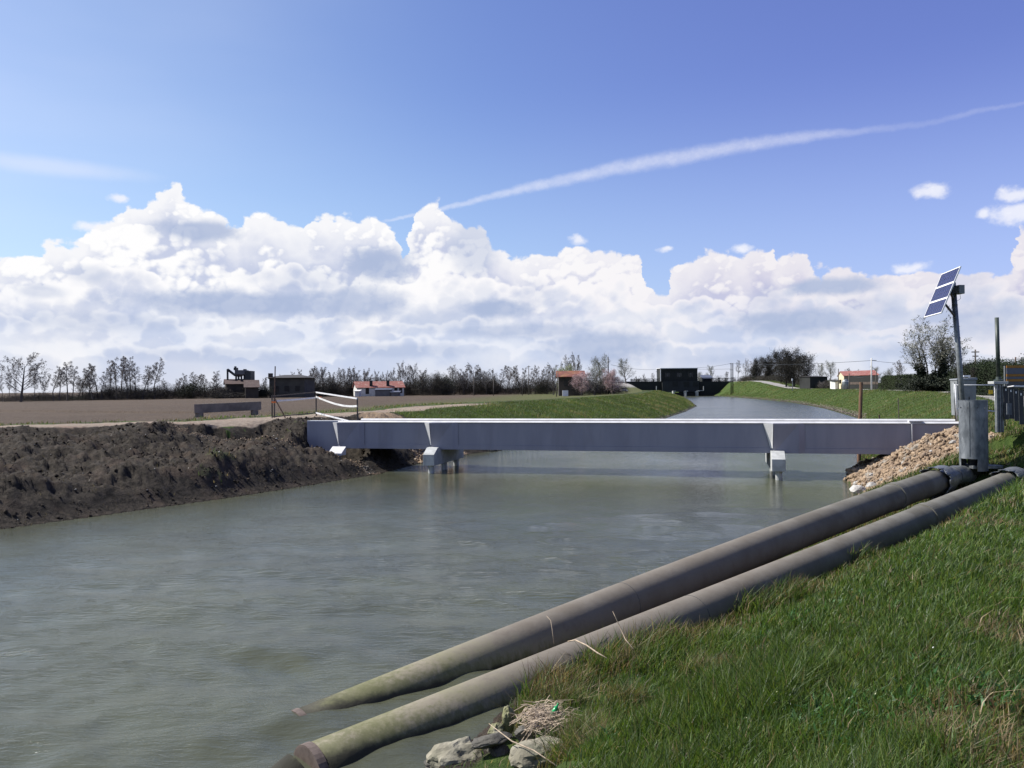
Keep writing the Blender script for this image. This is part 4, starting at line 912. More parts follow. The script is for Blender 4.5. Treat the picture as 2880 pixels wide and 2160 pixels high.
# grey hip roofed building
hb = thing('barn', 'wide grey plastered building with a dark hipped roof left of the long farmhouse', 'barn', aty(808, 1115, 192))
a = aty(757,1063,190); b = aty(856,1066,190)
mb = MB(); mb.hexa([Vector((a.x,190,G0)), Vector((b.x,190,G0)), Vector((b.x,200,G0)), Vector((a.x,200,G0))], [Vector((a.x,190,a.z)), Vector((b.x,190,a.z)), Vector((b.x,200,a.z)), Vector((a.x,200,a.z))]); mb.build('wall', M['wall_grey'], hb)
q = .9; zz = a.z+.01; rz_ = aty(800,1054.5,195).z
mb = MB(); mb.add([(a.x-q,190-q,zz), (b.x+q,190-q,zz), (b.x+q,200+q,zz), (a.x-q,200+q,zz), (a.x+2.2,195,rz_), (b.x-2.2,195,rz_)], [(0,1,5,4), (1,2,5), (2,3,4,5), (3,0,4), (3,2,1,0)]); mb.build('roof', M['roof_dark'], hb)
for f in (.2, .5, .8): mb = MB(); mb.box((a.x+(b.x-a.x)*f, 189.97, 4.4), (1.1, .08, 1.3)); mb.build('window', M['shutter'], hb)
mb = MB(); c = aty(761,1058,190.5); mb.box(c, (.9, .9, 1.4)); mb.build('chimney', M['barn_brown'], hb)
# farm sheds and grain dryer
house('barn', 'dark barn with a faded brown roof under the grain dryer', (636,186), (704,186), (632,193), G0, 5.6, 6.7, M['wall_brick'], M['roof_faded'], cat='barn')
house('barn', 'low barn with a red roof at the right foot of the grain dryer', (690,182), (727,182), (688,190), G0, 4.8, 6.4, M['wall_brick'], M['roof_faded'], cat='barn')
gd_ = thing('grain_dryer', 'dark grain dryer tower with hopper and conveyor above the farm roofs', 'grain dryer', aty(690, 1115, 188))
def fbox(px0, px1, py0, py1, Y, dep, nm, m, par): a = aty(px0, py0, Y); b = aty(px1, py1, Y); mb = MB(); mb.box(((a.x+b.x)/2, Y+dep/2, (a.z+b.z)/2), (b.x-a.x, dep, a.z-b.z)); return mb.build(nm, m, par)
fbox(660,688,1041,1053,188,3,'hopper',M['dryer'],gd_); fbox(689,705,1043,1075,188,3,'tower',M['steel_dark'],gd_); fbox(657,664,1034,1041,189,1.5,'exhaust',M['steel_dark'],gd_); fbox(659,662,1030,1034,189,.8,'cap',M['steel_dark'],gd_)
fbox(684,690,1038,1042,189,1,'motor_box',M['steel_dark'],gd_)
for x in (640, 664, 671, 679, 687): a = aty(x,1050 if x > 650 else 1038,189); mb = MB(); mb.bar((a.x,189,G0), a, .35); mb.build('leg', M['steel_dark'], gd_)
mb = MB(); mb.bar(aty(640,1039,189.6), aty(662,1056,189.6), .6, .5); mb.build('conveyor', M['steel_dark'], gd_)
mb = MB(); mb.hexa([aty(668,1060,189), aty(680,1060,189), aty(680,1060,190), aty(668,1060,190)], [aty(662,1053,188.2), aty(688,1053,188.2), aty(688,1053,190.8), aty(662,1053,190.8)]); mb.build('funnel', M['dryer'], gd_)
# dark house by the blossom
house('farmhouse', 'dark brick house with an orange tiled roof beside the pink blossom', (1572,170), (1640,168), (1570,178), G0, 6.45, 7.6, M['wall_brick'], M['roof_orange'], over=.6, wins=((.3,3.,.9,1.4), (.7,3.,.9,1.4)))
a = aty(1590,1107,166); mb = MB(); mb.box((a.x, 166, 2.15+.65), (1.3, .08, 1.3), .35); tag(mb.build('white_panel', M['white']), 'white board leaning in front of the dark brick house', 'panel')
# right bank: dark shed, cream farmhouse, tank
shed('dark open shed beside the dense dark trees on the right bank', 2278, 2327, 1060, 222, 8, M['station'], M['roof_dark'], 3.0)
r_, a, b, c, d = house('farmhouse', 'cream gabled farmhouse with a red roof and a dark porch on the right bank', (2374,182), (2470,172), (2357,195), 2.9, 6.2, 7.25, M['wall_cream'], M['roof_red'], over=.3)
pw = -(c-a).normalized()
def onf(f, z, out): p = a.lerp(b, f)+pw*out; p.z = 2.9+(z-3.0)*1.28; return p
mb = MB(); mb.bar(onf(.005, 4.95, .06), onf(.995, 4.95, .06), .08, 1.5); mb.build('porch_shade_strip', M['station'], r_)  # dark strip laid over the front wall as painted porch shade
mb = MB(); mb.bar(onf(.0, 4.2, .10), onf(1., 4.2, .10), .12, .55); mb.build('timber_band', M['barn_brown'], r_)
mb = MB(); mb.bar(onf(.005, 3.5, .06), onf(.995, 3.5, .06), .08, 1.2); mb.build('opening_shade_strip', M['station'], r_)  # dark strip standing in for the shade inside the openings
mb = MB(); p = a.lerp(c, .45); p.z = 4.9; mb.bar(p-Vector((.15,.05,.5)), p-Vector((.15,.05,-.45)), .6, .5); mb.build('window', M['shutter'], r_)
shed('small white lean-to at the left gable of the cream farmhouse', 2349, 2359, 1072, 186, 3, M['wall_white'], M['roof_dark'], 3.0)
TY = 172; tk = aty(2378, 1095, TY); tn = thing('storage_tank', 'grey domed storage tank in front of the cream farmhouse', 'tank', (tk.x, TY, 2.9))
mb = MB(); mb.tube([(tk.x,TY,2.9), (tk.x,TY,4.8), (tk.x,TY,5.15), (tk.x,TY,5.35)], [.70,.70,.52,.14], 20); mb.build('tank_body', M['galv_dull'], tn, smooth=True)
mb = MB(); mb.tube([(tk.x,TY,4.78), (tk.x,TY,4.86)], .74, 20); mb.build('band', M['white'], tn)

# pumping station across the end of the canal
YS = 336.
ps = thing('pumping_station', 'dark pumping station with three gate piers closing the end of the canal', 'pumping station', aty(1912, 1113, YS))
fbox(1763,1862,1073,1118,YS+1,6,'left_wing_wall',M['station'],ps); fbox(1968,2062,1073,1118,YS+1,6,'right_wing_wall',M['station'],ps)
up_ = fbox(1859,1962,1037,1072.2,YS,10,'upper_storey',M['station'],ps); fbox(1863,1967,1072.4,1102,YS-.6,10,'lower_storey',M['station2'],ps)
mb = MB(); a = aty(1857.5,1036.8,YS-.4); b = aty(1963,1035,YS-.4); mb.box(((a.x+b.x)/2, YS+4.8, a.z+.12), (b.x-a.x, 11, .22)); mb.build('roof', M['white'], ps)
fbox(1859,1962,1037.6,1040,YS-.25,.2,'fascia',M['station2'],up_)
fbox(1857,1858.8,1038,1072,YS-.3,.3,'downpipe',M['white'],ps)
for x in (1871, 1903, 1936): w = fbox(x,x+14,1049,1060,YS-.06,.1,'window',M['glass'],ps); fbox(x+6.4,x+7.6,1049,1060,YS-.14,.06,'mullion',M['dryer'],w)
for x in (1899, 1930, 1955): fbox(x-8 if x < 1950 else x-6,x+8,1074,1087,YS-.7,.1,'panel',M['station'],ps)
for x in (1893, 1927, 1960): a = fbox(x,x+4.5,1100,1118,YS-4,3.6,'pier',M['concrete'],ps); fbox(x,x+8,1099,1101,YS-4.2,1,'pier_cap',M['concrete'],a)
for x in (1898, 1931): fbox(x,x+29,1104,1118,YS-1.2,.3,'sluice_gate',M['station'],ps)
fbox(1963,1980,1098,1099.2,YS-4,.3,'walkway',M['concrete'],ps); fbox(1978,1980,1086,1099,YS-4,.3,'pipe_post',M['concrete'],ps); fbox(1845.5,1847.5,1086,1100,YS-4,.3,'pipe_post',M['concrete'],ps)
for x in (1777,1797,1817,1838): fbox(x-1.1,x+1.1,1065.5,1073,YS+1.2,.3,'rail_post',M['station'],ps)
fbox(1772,1858,1066,1066.7,YS+1.3,.1,'railing',M['station'],ps); fbox(1772,1858,1069.4,1070,YS+1.3,.1,'railing',M['station'],ps)
for x in (2003,2020.5,2024.5,2041,2045): fbox(x-1,x+1,1062.5,1073,YS+1.2,.3,'rail_post',M['station'],ps)
fbox(2000,2060,1064,1064.7,YS+1.3,.1,'railing',M['station'],ps)
fbox(1849,1850.5,1046,1073,YS+2,.2,'lamp_post',M['galv_dull'],ps); fbox(1845,1851,1045,1046,YS+2,.2,'lamp_arm',M['galv_dull'],ps)
gh = thing('gate_house', 'small hut with a blue grey sloping roof beside the pumping station', 'hut', aty(1987, 1072, YS+9))
fbox(1977,2003,1062,1075,YS+7,5,'wall',M['station'],gh); a, b = aty(1976,1064.8,YS+6.5), aty(2007,1064.8,YS+6.5); k = Vector((0,5.5,1.5)); mb = MB(); mb.hexa([a, b, b+k, a+k], [v+Vector((0,0,.15)) for v in (a, b, b+k, a+k)]); mb.build('roof', M['roof_slate'], gh)

# vehicles by the ramp
def car(label, px, Y, m, kind='car'):
    p = aty(px, 1098, Y); z = gz(p.x, Y)+.02; r = thing('parked_car', label, 'car', (p.x, Y, z)); X = p.x
    def sec(mb, prof, y0, y1): n = len(prof); mb.hexa([Vector((X+x, y0, z+h)) for x, h in prof], [Vector((X+x*.97, y1, z+h)) for x, h in prof]) 
    mb = MB(); mb.hexa([Vector((X+x*.88, Y+y, z+.30)) for x, y in ((-1,0),(1,0),(1,4.1),(-1,4.1))], [Vector((X+x*.84, Y+y, z+.86)) for x, y in ((-1,.1),(1,.1),(1,4.0),(-1,4.0))]); body = mb.build('body', m, r, bevel=.06)
    mb = MB(); mb.hexa([Vector((X+x*.80, Y+y, z+.862)) for x, y in ((-1,.9),(1,.9),(1,3.7),(-1,3.7))], [Vector((X+x*.62, Y+y, z+1.38)) for x, y in ((-1,1.6),(1,1.6),(1,3.2),(-1,3.2))]); mb.build('window', M['glass'], r, bevel=.03)
    mb = MB(); mb.box((X, Y+2.4, z+1.40), (1.26, 1.65, .05)); mb.build('roof', m, r, bevel=.02)
    for sx in (-.76, .76):
        for sy in (.75, 3.3): mb = MB(); mb.tube([(X+sx-.1, Y+sy, z+.31), (X+sx+.1, Y+sy, z+.31)], .31, 16); mb.build('wheel', M['black'], r)
        mb = MB(); mb.box((X+sx*.8, Y-.01, z+.68), (.32, .05, .14)); mb.build('headlight', M['white'], r)
    mb = MB(); mb.box((X, Y-.012, z+.5), (1.0, .05, .16)); mb.build('grille', M['black'], r)
car('silver car parked at the foot of the pale concrete ramp', 1757, 225, M['car_silver'])
car('red car half hidden by the blossom trees left of the silver car', 1737, 228, M['car_red'])
# poles and wires
def pole(label, px, yt, yb, Y, r, m='wood_grey', lean=0, arms=(), name='utility_pole'):
    a = aty(px+lean, yt, Y); b = aty(px, yb, Y); zb = min(gz(b.x, Y), b.z)-.2
    p = thing(name, label, 'pole', (b.x, Y, zb)); mb = MB(); mb.tube([(b.x, Y, zb), a], [r, r*.75], 8); mb.build('shaft', M[m], p, smooth=True)
    for dy, w in arms: mb = MB(); mb.box((a.x, Y, a.z-dy), (w, .12, .12)); mb.build('cross_arm', M[m], p)
    return a
pole('thin field post, leftmost of three before the far trees', 1333, 1064, 1115, 190, .10)
pole('thin field post, second from the left of three before the far trees', 1388, 1066, 1115, 188, .10)
pole('thin field post, third from the left of three before the far trees', 1469, 1063, 1114, 188, .09)
pole('leaning dark post beside the dark brick house', 1565, 1047, 1118, 160, .11, lean=4)
pole('tall pole with a dark lamp head among the far trees', 1487, 1028, 1112, 205, .12, arms=((.3,.9),))
a17 = pole('tall dark pole standing before the pink blossom trees', 1712, 1003, 1102, 170, .16, 'steel_dark', lean=-2)
t1 = pole('left pole of the twin transformer mast beside the dark trees', 2056, 1021, 1074, 300, .22, 'steel_dark', arms=((.3,1.2), (2.6,1.2)))
pole('right pole of the twin transformer mast beside the dark trees', 2061, 1021, 1074, 300, .22, 'steel_dark', arms=((5.6,2.),))
pole('dark post at the left gable of the cream farmhouse', 2358, 1037, 1097, 168, .12)
pole('short dark post in front of the cream farmhouse roof', 2388, 1050, 1097, 164, .13)
a24 = pole('white concrete lamp pole right of the cream farmhouse', 2451, 1007, 1098, 150, .16, 'wall_white', arms=())
mb = MB(); mb.box((a24.x+.45, 150, a24.z-.45), (1.,.14,.10)); tag(mb.build('lamp_arm', M['galv_dull']), 'short lamp arm on the white concrete pole', 'lamp')
pole('thin leaning dark post right of the white lamp pole', 2461, 1034, 1096, 150, .09, lean=5)
a27 = pole('dark utility pole rising behind the evergreen hedge', 2743, 983, 1060, 95, .11, arms=((.3,.9), (.8,.7)))
a28 = pole('short red topped pole behind the notice board', 2856, 1004, 1050, 90, .09, 'rust')
sg = thing('road_sign', 'small white road marker on a thin post on the right bank', 'sign', aty(2229, 1097, 216))
b = aty(2229,1097,216); a = aty(2229,1070,216); mb = MB(); mb.bar((b.x,216,2.6), a, .16); mb.build('post', M['galv_dull'], sg); mb = MB(); mb.box(a+Vector((-.1,0,.2)), (.34,.14,.65)); mb.build('marker', M['white'], sg)
def wire(label, a, b, sag, r=.035, n=14):
    pts = [a.lerp(b, i/n)-Vector((0,0,sag*4*(i/n)*(1-i/n))) for i in range(n+1)]
    mb = MB(); mb.tube(pts, r, 4, False); tag(mb.build('power_line', M['steel_dark']), label, 'cable', 'power lines')
wire('power line from the tall dark pole to the pumping station roof', aty(1719,1026,172), aty(1858,1036,334), .8)
wire('upper power line from the station to the twin mast', aty(1962,1034,334), aty(2056,1022,300), .3, .045)
wire('lower power line from the station to the twin mast', aty(1962,1038,334), aty(2056,1037.5,300), .1, .045)
wire('power line from the twin mast over the dark trees to the white lamp pole', aty(2061,1022,299), aty(2450,1014,150), .6, .035)
wire('power line from the white lamp pole to the pole behind the hedge', aty(2451,1014,150), aty(2743,1012,95), .5, .028)
wire('power line running right from the pole behind the hedge', aty(2743,1012,95), aty(2930,1002,88), .2, .026)
wire('thin sagging field wire between the leftmost field posts', aty(1333,1068,190), aty(1388,1069,188), .35, .03)
wire('thin sagging field wire between the right field posts', aty(1388,1069,188), aty(1469,1066,188), .35, .03)
wire('sagging pale wire in front of the dark porch of the cream farmhouse', aty(2388,1052,164), aty(2461,1045,150), .9, .03)
# ---------------------------------------------------------------- trees
M['bark'] = mat('grey_brown_bark', (.085,.073,.062), (.055,.046,.040), 4, .95, coord='obj')
M['twig'] = mat('bare_grey_twigs', (.19,.17,.155), (.14,.125,.113), 2, .95, coord='obj')
M['twig_pale'] = mat('pale_budding_twigs', (.21,.21,.165), (.15,.15,.115), 2, .95, coord='obj')
M['twig_dark'] = mat('dark_thicket_twigs', (.032,.028,.023), (.020,.018,.015), 2, .95, coord='obj')
M['pink'] = mat('pink_blossom', (.58,.43,.43), (.38,.26,.26), 1.5, .9, coord='obj')
M['willow'] = mat('yellow_green_leaves', (.26,.29,.05), (.17,.20,.04), 1.5, .9, coord='obj')
M['olive'] = mat('olive_buds', (.085,.095,.028), (.055,.062,.02), 1.5, .9, coord='obj')
M['thick'] = mat('dark_twig_clumps', (.034,.031,.024), (.022,.020,.016), 2, .9, coord='obj')
M['ivy'] = mat('dark_ivy', (.016,.024,.010), (.009,.013,.006), 2, .8, coord='obj')
M['ever'] = mat('evergreen_needles', (.026,.042,.014), (.013,.022,.008), 1, .9, coord='obj')
M['hedge'] = mat('clipped_hedge_leaves', (.034,.052,.014), (.018,.028,.008), 1, .9, coord='obj')
M['brush'] = mat('dark_brushwood', (.075,.064,.052), (.030,.027,.021), .25, .95, c3=(.026,.034,.014), coord='pos')
class Tree:
    """bare tree of unit height: limbs as 3-sided tubes, twigs as slivers"""
    def __init__(s, seed): s.g = random.Random(seed); s.a0 = s.g.random()*6.28; s.L = MB(); s.tw = []; s.ends = []
    stems = ()
    def limb(s, p, d, L, r, lvl, spec):
        g = s.g; n = 6 if lvl == 0 else 4 if lvl == 1 else 2; pts = [p]; q = p; dd = d.normalized(); up = spec['up'][min(lvl, len(spec['up'])-1)]
        for i in range(n):
            dd = (dd+Vector((g.gauss(0,.055), g.gauss(0,.055), g.gauss(0,.04)+up))).normalized(); q = q+dd*(L/n); pts.append(q)
        rad = [r*(1-.8*i/n) for i in range(n+1)]
        if lvl == 0: s.stems = s.stems+(list(pts),)
        s.L.tube(pts, rad, 5 if lvl == 0 else 3, False)
        kids = spec['kids'][lvl] if lvl < len(spec['kids']) else 0
        lo = spec['lo'][min(lvl, len(spec['lo'])-1)]
        for k in range(kids):
            t = lo+(1-lo)*(k+g.random())/kids; f = t*n; i = min(int(f), n-1); c = pts[i].lerp(pts[i+1], f-i)
            az = (k*2.4+s.a0+lvl*1.1+g.gauss(0,.35)); tan = spec['ang'][lvl]*g.uniform(.75, 1.25); base = (pts[min(i+1,n)]-pts[i]).normalized()
            side = Vector((math.cos(az), math.sin(az), 0)) if lvl == 0 else base.cross(Vector((math.cos(az), math.sin(az), .3))).normalized()
            nd = base*math.cos(tan)+side*math.sin(tan)
            s.limb(c, nd, L*spec['len'][lvl]*g.uniform(.7,1.15)*(1-spec.get('cone', .25)*t if lvl == 0 else 1-.5*t), r*(1-.8*t)*.42, lvl+1, spec)
        if lvl >= spec['twlvl']:
            for k in range(spec['tw']):
                t = g.random(); f = t*n; i = min(int(f), n-1); c = pts[i].lerp(pts[i+1], f-i)
                v = (dd*.8+Vector((g.gauss(0,.6), g.gauss(0,.6), g.gauss(.2,.45)))).normalized(); s.tw.append((c, v, spec['twl']*g.uniform(.5,1.5)))
            s.ends += [pts[-1]]
def make_proto(kind, seed):
    t = Tree(seed); S_ = dict(
     fan=dict(up=[.0,.05,.04,.03], kids=[16,9,6], lo=[.28,.18,.15], ang=[.95,.60,.6], len=[.88,.42,.42], twlvl=3, tw=5, twl=.028, L=.66, r=.024, cone=.55),
     slim=dict(up=[.01,.08,.05], kids=[18,7,4], lo=[.40,.2,.2], ang=[.75,.7,.6], len=[.24,.45,.45], cone=.5, twlvl=2, tw=3, twl=.022, L=.93, r=.013),
     round=dict(up=[.02,.08,.05], kids=[17,10,5], lo=[.18,.15,.15], ang=[.85,.65,.6], len=[.62,.42,.42], cone=.5, twlvl=3, tw=5, twl=.028, L=.74, r=.022),
     multi=dict(up=[.05,.07,.05], kids=[11,7,4], lo=[.42,.2,.2], ang=[.5,.5,.5], len=[.42,.42,.45], twlvl=3, tw=2, twl=.03, L=.85, r=.016),
     dense=dict(up=[.03,.05,.03], kids=[14,9,5], lo=[.12,.1,.1], ang=[.85,.7,.7], len=[.55,.45,.45], twlvl=3, tw=4, twl=.035, L=.66, r=.022))
    k0 = {'leafy': 'round', 'blossom': 'dense', 'willow': 'dense', 'thicket': 'dense', 'ivytree': 'multi', 'bushy': 'dense'}.get(kind, kind); sp = S_[k0]
    if kind == 'thicket': sp = dict(sp, tw=6)
    if kind in ('leafy', 'blossom', 'willow', 'bushy'): sp = dict(sp, kids=sp['kids'][:2]+[3])
    if kind == 'thicket': sp = dict(sp, kids=[14,9,3])
    if k0 == 'multi':
        for i in range(12): a = i*6.283/12+t.g.random(); t.limb(Vector((.06*math.cos(a), .06*math.sin(a), -.02)), Vector((math.cos(a)*.42*t.g.random(), math.sin(a)*.42*t.g.random(), 1)), .62 if i % 3 else .84, .012, 0, sp)
    else: t.limb(Vector((0,0,-.02)), Vector((t.g.gauss(0,.04), t.g.gauss(0,.04), 1)), sp['L'], sp['r'], 0, sp)
    g = np.random.default_rng(seed); tw = t.tw; n = len(tw)
    C = np.array([c for c, _, _ in tw]); D = np.array([v for _, v, _ in tw]); Ln = np.array([l for _, _, l in tw])[:, None]
    sd = np.cross(D, g.normal(size=(n, 3))); sd /= np.linalg.norm(sd, axis=1)[:, None]; wd = .0006
    V = np.stack([C-sd*wd, C+sd*wd, C+D*Ln*.6+sd*wd*.6+g.normal(0,.004,(n,3)), C+D*Ln], 1).reshape(-1, 3); Fc = (np.array([[0,1,2],[1,3,2]])[None]+(np.arange(n)*4)[:, None, None]).reshape(-1, 3)
    H = max(V[:, 2].max(), .5)
    me_t = bpy.data.meshes.new('trunk'); me_t.from_pydata([(v[0]/H, v[1]/H, v[2]/H) for v in t.L.v], [], t.L.f); me_t.materials.append(M['bark'] if kind not in ('thicket',) else M['twig_dark'])
    me_c = npmesh('crown', V/H, Fc, M['twig_dark'] if kind == 'thicket' else M['twig_pale'] if kind in ('leafy','ivytree') else M['twig'], smooth=False)
    ends = np.array([tuple(e) for e in t.ends])/H
    return dict(trunk=me_t, crown=me_c, ends=ends, stems=[[v/H for v in q] for q in t.stems])
def leaf_mesh(name, C, size, m, seed=1, k=1, spread=.02, asp=.7, vert=0):
    g = np.random.default_rng(seed); n = len(C)*k; C = np.repeat(C, k, 0)+g.normal(0, spread, (n, 3)); a = g.normal(size=(n, 3)); b = g.normal(size=(n, 3)); a[:, 2] += vert
    a /= np.linalg.norm(a, axis=1)[:, None]; b -= a*(a*b).sum(1)[:, None]; b /= np.linalg.norm(b, axis=1)[:, None]; s = size*g.uniform(.5, 1.3, (n, 1))
    V = np.stack([C-a*s, C+b*s*asp, C+a*s, C-b*s*asp], 1).reshape(-1, 3); return npmesh(name, V, np.arange(n*4).reshape(-1, 4), m, smooth=False)
PROTO = {}
def proto(kind, i):
    if (kind, i) not in PROTO:
        p = make_proto(kind, 31*i+sum(map(ord, kind))); E = p['ends']; p['extra'] = []
        lf = lambda nm, m, size, k, spr, asp=.7: p['extra'].append((nm, leaf_mesh(nm, E, size, M[m], i+5, k, spr, asp)))
        if kind == 'leafy': lf('foliage', 'twig_pale', .0045, 14, .035)
        if kind == 'blossom': lf('blossom', 'pink', .0085, 26, .04)
        if kind == 'willow': lf('foliage', 'willow', .009, 24, .045)
        if kind == 'bushy': lf('foliage', 'olive', .007, 12, .045)
        if kind == 'thicket': lf('foliage', 'thick', .018, 30, .055, .2)
        if kind == 'ivytree':
            g = np.random.default_rng(4); V = np.array([tuple(q[i].lerp(q[i+1], f)) for si, q in enumerate(p['stems']) if si % 2 == 0 for i in range(0, 3+(si % 4 == 0)) for f in np.linspace(0, .95, 7)]); base = g.normal(0, 1, (260, 3))*np.array([.13,.10,.05])+np.array([0,0,.10])
            p['extra'].append(('ivy', leaf_mesh('ivy', np.vstack([V, base]), .011, M['ivy'], 9, 40, .016)))
        PROTO[kind, i] = p
    return PROTO[kind, i]
ORD = ['first','second','third','fourth','fifth','sixth','seventh','eighth','ninth','tenth','eleventh','twelfth','thirteenth','fourteenth','fifteenth','sixteenth','seventeenth','eighteenth']
trng = random.Random(21)
def tree(name, label, kind, px, yt, Y, group=None, w=1., i=None, base=None):
    a = aty(px, yt, Y); zb = (gz(a.x, Y) if base is None else base)-.1; H = a.z-zb; i = trng.randrange(3) if i is None else i; p = proto(kind, i)
    r = thing(name, label, 'tree', (a.x, Y, zb), group, trng.uniform(0, 6.28)); r.scale = (H*w, H*w, H)
    for nm, me in [('trunk', p['trunk']), ('crown', p['crown'])]+p['extra']:
        o = bpy.data.objects.new(nm, me); COL.objects.link(o); o.parent = r
    return r
def Yl(px): return float(np.interp(px, [0,60,300,600,900,1300,1560], [150,150,172,192,215,225,225]))
tree('bare_tree', 'broad bare tree with a fan of limbs at the far left edge of the field', 'fan', 58, 986, 148, w=1.05, i=1)
def row(kind, name, text, group, lst, w=1.):
    for k, q in enumerate(lst):
        px, yt = q[0], q[1]; ww = q[2] if len(q) > 2 else w
        tree(name, f'{text}, {ORD[k]} from the left', kind, px, yt, Yl(px)+trng.uniform(-4, 6), group, ww)
row('slim', 'young_tree', 'thin leaning bare tree around the broad fan tree', 'thin bare trees at the left edge', [(6,1050), (24,1046), (42,1058), (98,1046), (116,1052), (132,1056)])
row('slim', 'bare_tree', 'small bare tree right of the fan tree behind the ploughed field', 'small bare trees behind the ploughed field', [(150,1034), (166,1028), (187,1014), (203,1026), (216,1028)], 1.5)
row('round', 'bare_tree', 'rounded bare tree low behind the ploughed field', 'rounded bare trees behind the ploughed field', [(232,1056,1.5), (250,1060,1.3)])
row('slim', 'tall_bare_tree', 'tall slender bare tree behind the ploughed field', 'tall slender bare trees', [(262,1036), (275,1022), (286,1034), (310,1011), (325,1003), (342,998), (356,1016), (369,1002), (384,1020), (398,1021), (413,1028), (434,1004)], 1.35)
row('slim', 'bare_tree', 'short bare tree left of the grain dryer', 'short bare trees left of the grain dryer', [(468,1063), (484,1061), (499,1070), (514,1048), (530,1054), (547,1045), (563,1053), (580,1050), (597,1056), (612,1042)], 1.6)
row('slim', 'bare_tree', 'thin bare tree around the hipped barn', 'thin bare trees around the barn', [(732,1060), (745,1064), (790,1052), (822,1044), (842,1036), (862,1034)], 1.1)
row('round', 'bare_tree', 'spreading bare tree between the barn and the long farmhouse', 'spreading bare trees left of the farmhouse', [(882,1028), (899,1026), (914,1030), (934,1040), (954,1032), (972,1030), (988,1028), (1003,1034)], .75)
row('round', 'bare_tree', 'bare tree behind the red roof of the long farmhouse', 'bare trees behind the farmhouse', [(1022,1036), (1038,1033), (1060,1038,.55), (1074,1044,.6), (1088,1040,.6), (1105,1032,.7), (1126,1012,.6), (1143,1022,.6), (1163,1019,.7), (1188,1034,.8)], .75)
row('slim', 'dark_conifer', 'thin dark tree right of the long farmhouse', 'thin dark trees right of the farmhouse', [(1206,1056), (1222,1052), (1238,1051), (1252,1054)], 1.6)
row('round', 'bare_tree', 'rounded bare tree in the far row before the dark house', 'rounded bare trees in the far row', [(1276,1023,.8), (1292,1040), (1304,1030), (1334,1018,1.2), (1352,1030), (1368,1036,.7), (1387,1034,.7)], .9)
row('slim', 'bare_tree', 'slender bare tree in the far row left of the dark house', 'slender bare trees left of the dark house', [(1408,1028), (1421,1027), (1437,1026), (1452,1034), (1466,1040), (1477,1032), (1492,1026), (1505,1030), (1520,1036), (1539,1030)], 1.35)
tree('bare_tree', 'grey bare tree just left of the yellow green willow', 'round', 1556, 1018, 200, w=.9)
tree('bare_tree', 'dense brown budding tree behind the yellow green willow', 'dense', 1588, 996, 196, w=.75)
tree('bare_tree', 'tall pale bare tree right of the brown budding tree', 'round', 1621, 988, 205, w=.6)
tree('willow_tree', 'yellow green willow behind the dark brick house', 'willow', 1592, 1024, 186, w=1.3)
tree('budding_tree', 'large rounded pale budding tree behind the pink blossom', 'leafy', 1688, 992, 195, w=.9)
tree('budding_tree', 'olive green bushy tree between the two blossom trees', 'bushy', 1672, 1022, 172, w=1.15)
tree('blossom_tree', 'wide pink blossom tree beside the dark brick house', 'blossom', 1634, 1042, 158, w=1.3, i=0)
tree('blossom_tree', 'pink blossom tree right of the tall dark pole', 'blossom', 1722, 1036, 166, w=1.15, i=1)
tree('budding_tree', 'brown bush between the pink blossom trees', 'dense', 1672, 1046, 156, w=1.4)
tree('budding_tree', 'rounded pale budding tree left of the pumping station', 'leafy', 1761, 1006, 290, w=1.15, i=0)
row2 = [('leafy', 2000, 1025, 372, .75, 'pale budding tree behind the small hut by the station'), ('leafy', 1968, 1044, 380, .7, 'low pale tree at the right corner of the station'), ('round', 2043, 1043, 360, .8, 'small bare tree between the hut and the twin mast'),
 ('slim', 1815, 1050, 420, 1.3, 'faint bare tree left of the station'), ('round', 1790, 1056, 420, .8, 'faint low tree beyond the causeway railing'), ('slim', 1838, 1048, 430, 1.3, 'faint thin tree against the station wall'),
 ('slim', 2074, 1012, 372, 1.2, 'thin bare tree at the twin mast'), ('dense', 2096, 1006, 362, .55, 'dark bare tree, leftmost of the dense thicket'), ('dense', 2116, 1004, 350, .6, 'dark bare tree, second from the left of the dense thicket'), ('thicket', 2136, 1004, 335, 0.88, 'dark twiggy tree left of the domed thicket'),
 ('thicket', 2164, 996, 300, 1.01, 'dark twiggy tree on the left flank of the domed thicket'), ('thicket', 2196, 982, 270, 0.97, 'large dark twiggy tree forming the left half of the dome'), ('thicket', 2232, 978, 245, 1.01, 'large dark twiggy tree forming the top of the dome'), ('thicket', 2262, 996, 230, 0.94, 'dark twiggy tree on the right flank of the domed thicket'),
 ('thicket', 2210, 1010, 246, 1.22, 'low dark tree in front of the domed thicket'), ('thicket', 2120, 1030, 335, 1.22, 'low dark bush at the left foot of the domed thicket'), ('thicket', 2160, 1030, 300, 1.35, 'low dark bush in the middle foot of the domed thicket'),
 ('leafy', 2302, 1020, 260, .9, 'pale budding tree right of the domed thicket'), ('leafy', 2336, 1012, 262, .85, 'larger pale budding tree left of the cream farmhouse'), ('round', 2388, 1033, 260, .9, 'small bare tree behind the red farmhouse roof'), ('round', 2412, 1037, 255, .9, 'low bare tree behind the ridge of the farmhouse'),
 ('leafy', 2466, 1026, 190, .8, 'light green budding tree behind the white lamp pole'), ('bushy', 2492, 1030, 175, .9, 'olive bush tree left of the clipped hedge'), ('round', 2531, 1009, 150, .7, 'small dark bare tree behind the clipped hedge'),
 ('ivytree', 2628, 880, 100, 1.35, 'huge many stemmed bare tree with dark ivy on its trunks'), ('round', 2668, 960, 108, .7, 'bare tree behind the solar panel pole'), ('dense', 2340, 1062, 205, 1.3, 'reddish brown bush left of the cream farmhouse'), ('dense', 2310, 1070, 210, 1.3, 'low brown bush before the dark open shed')]
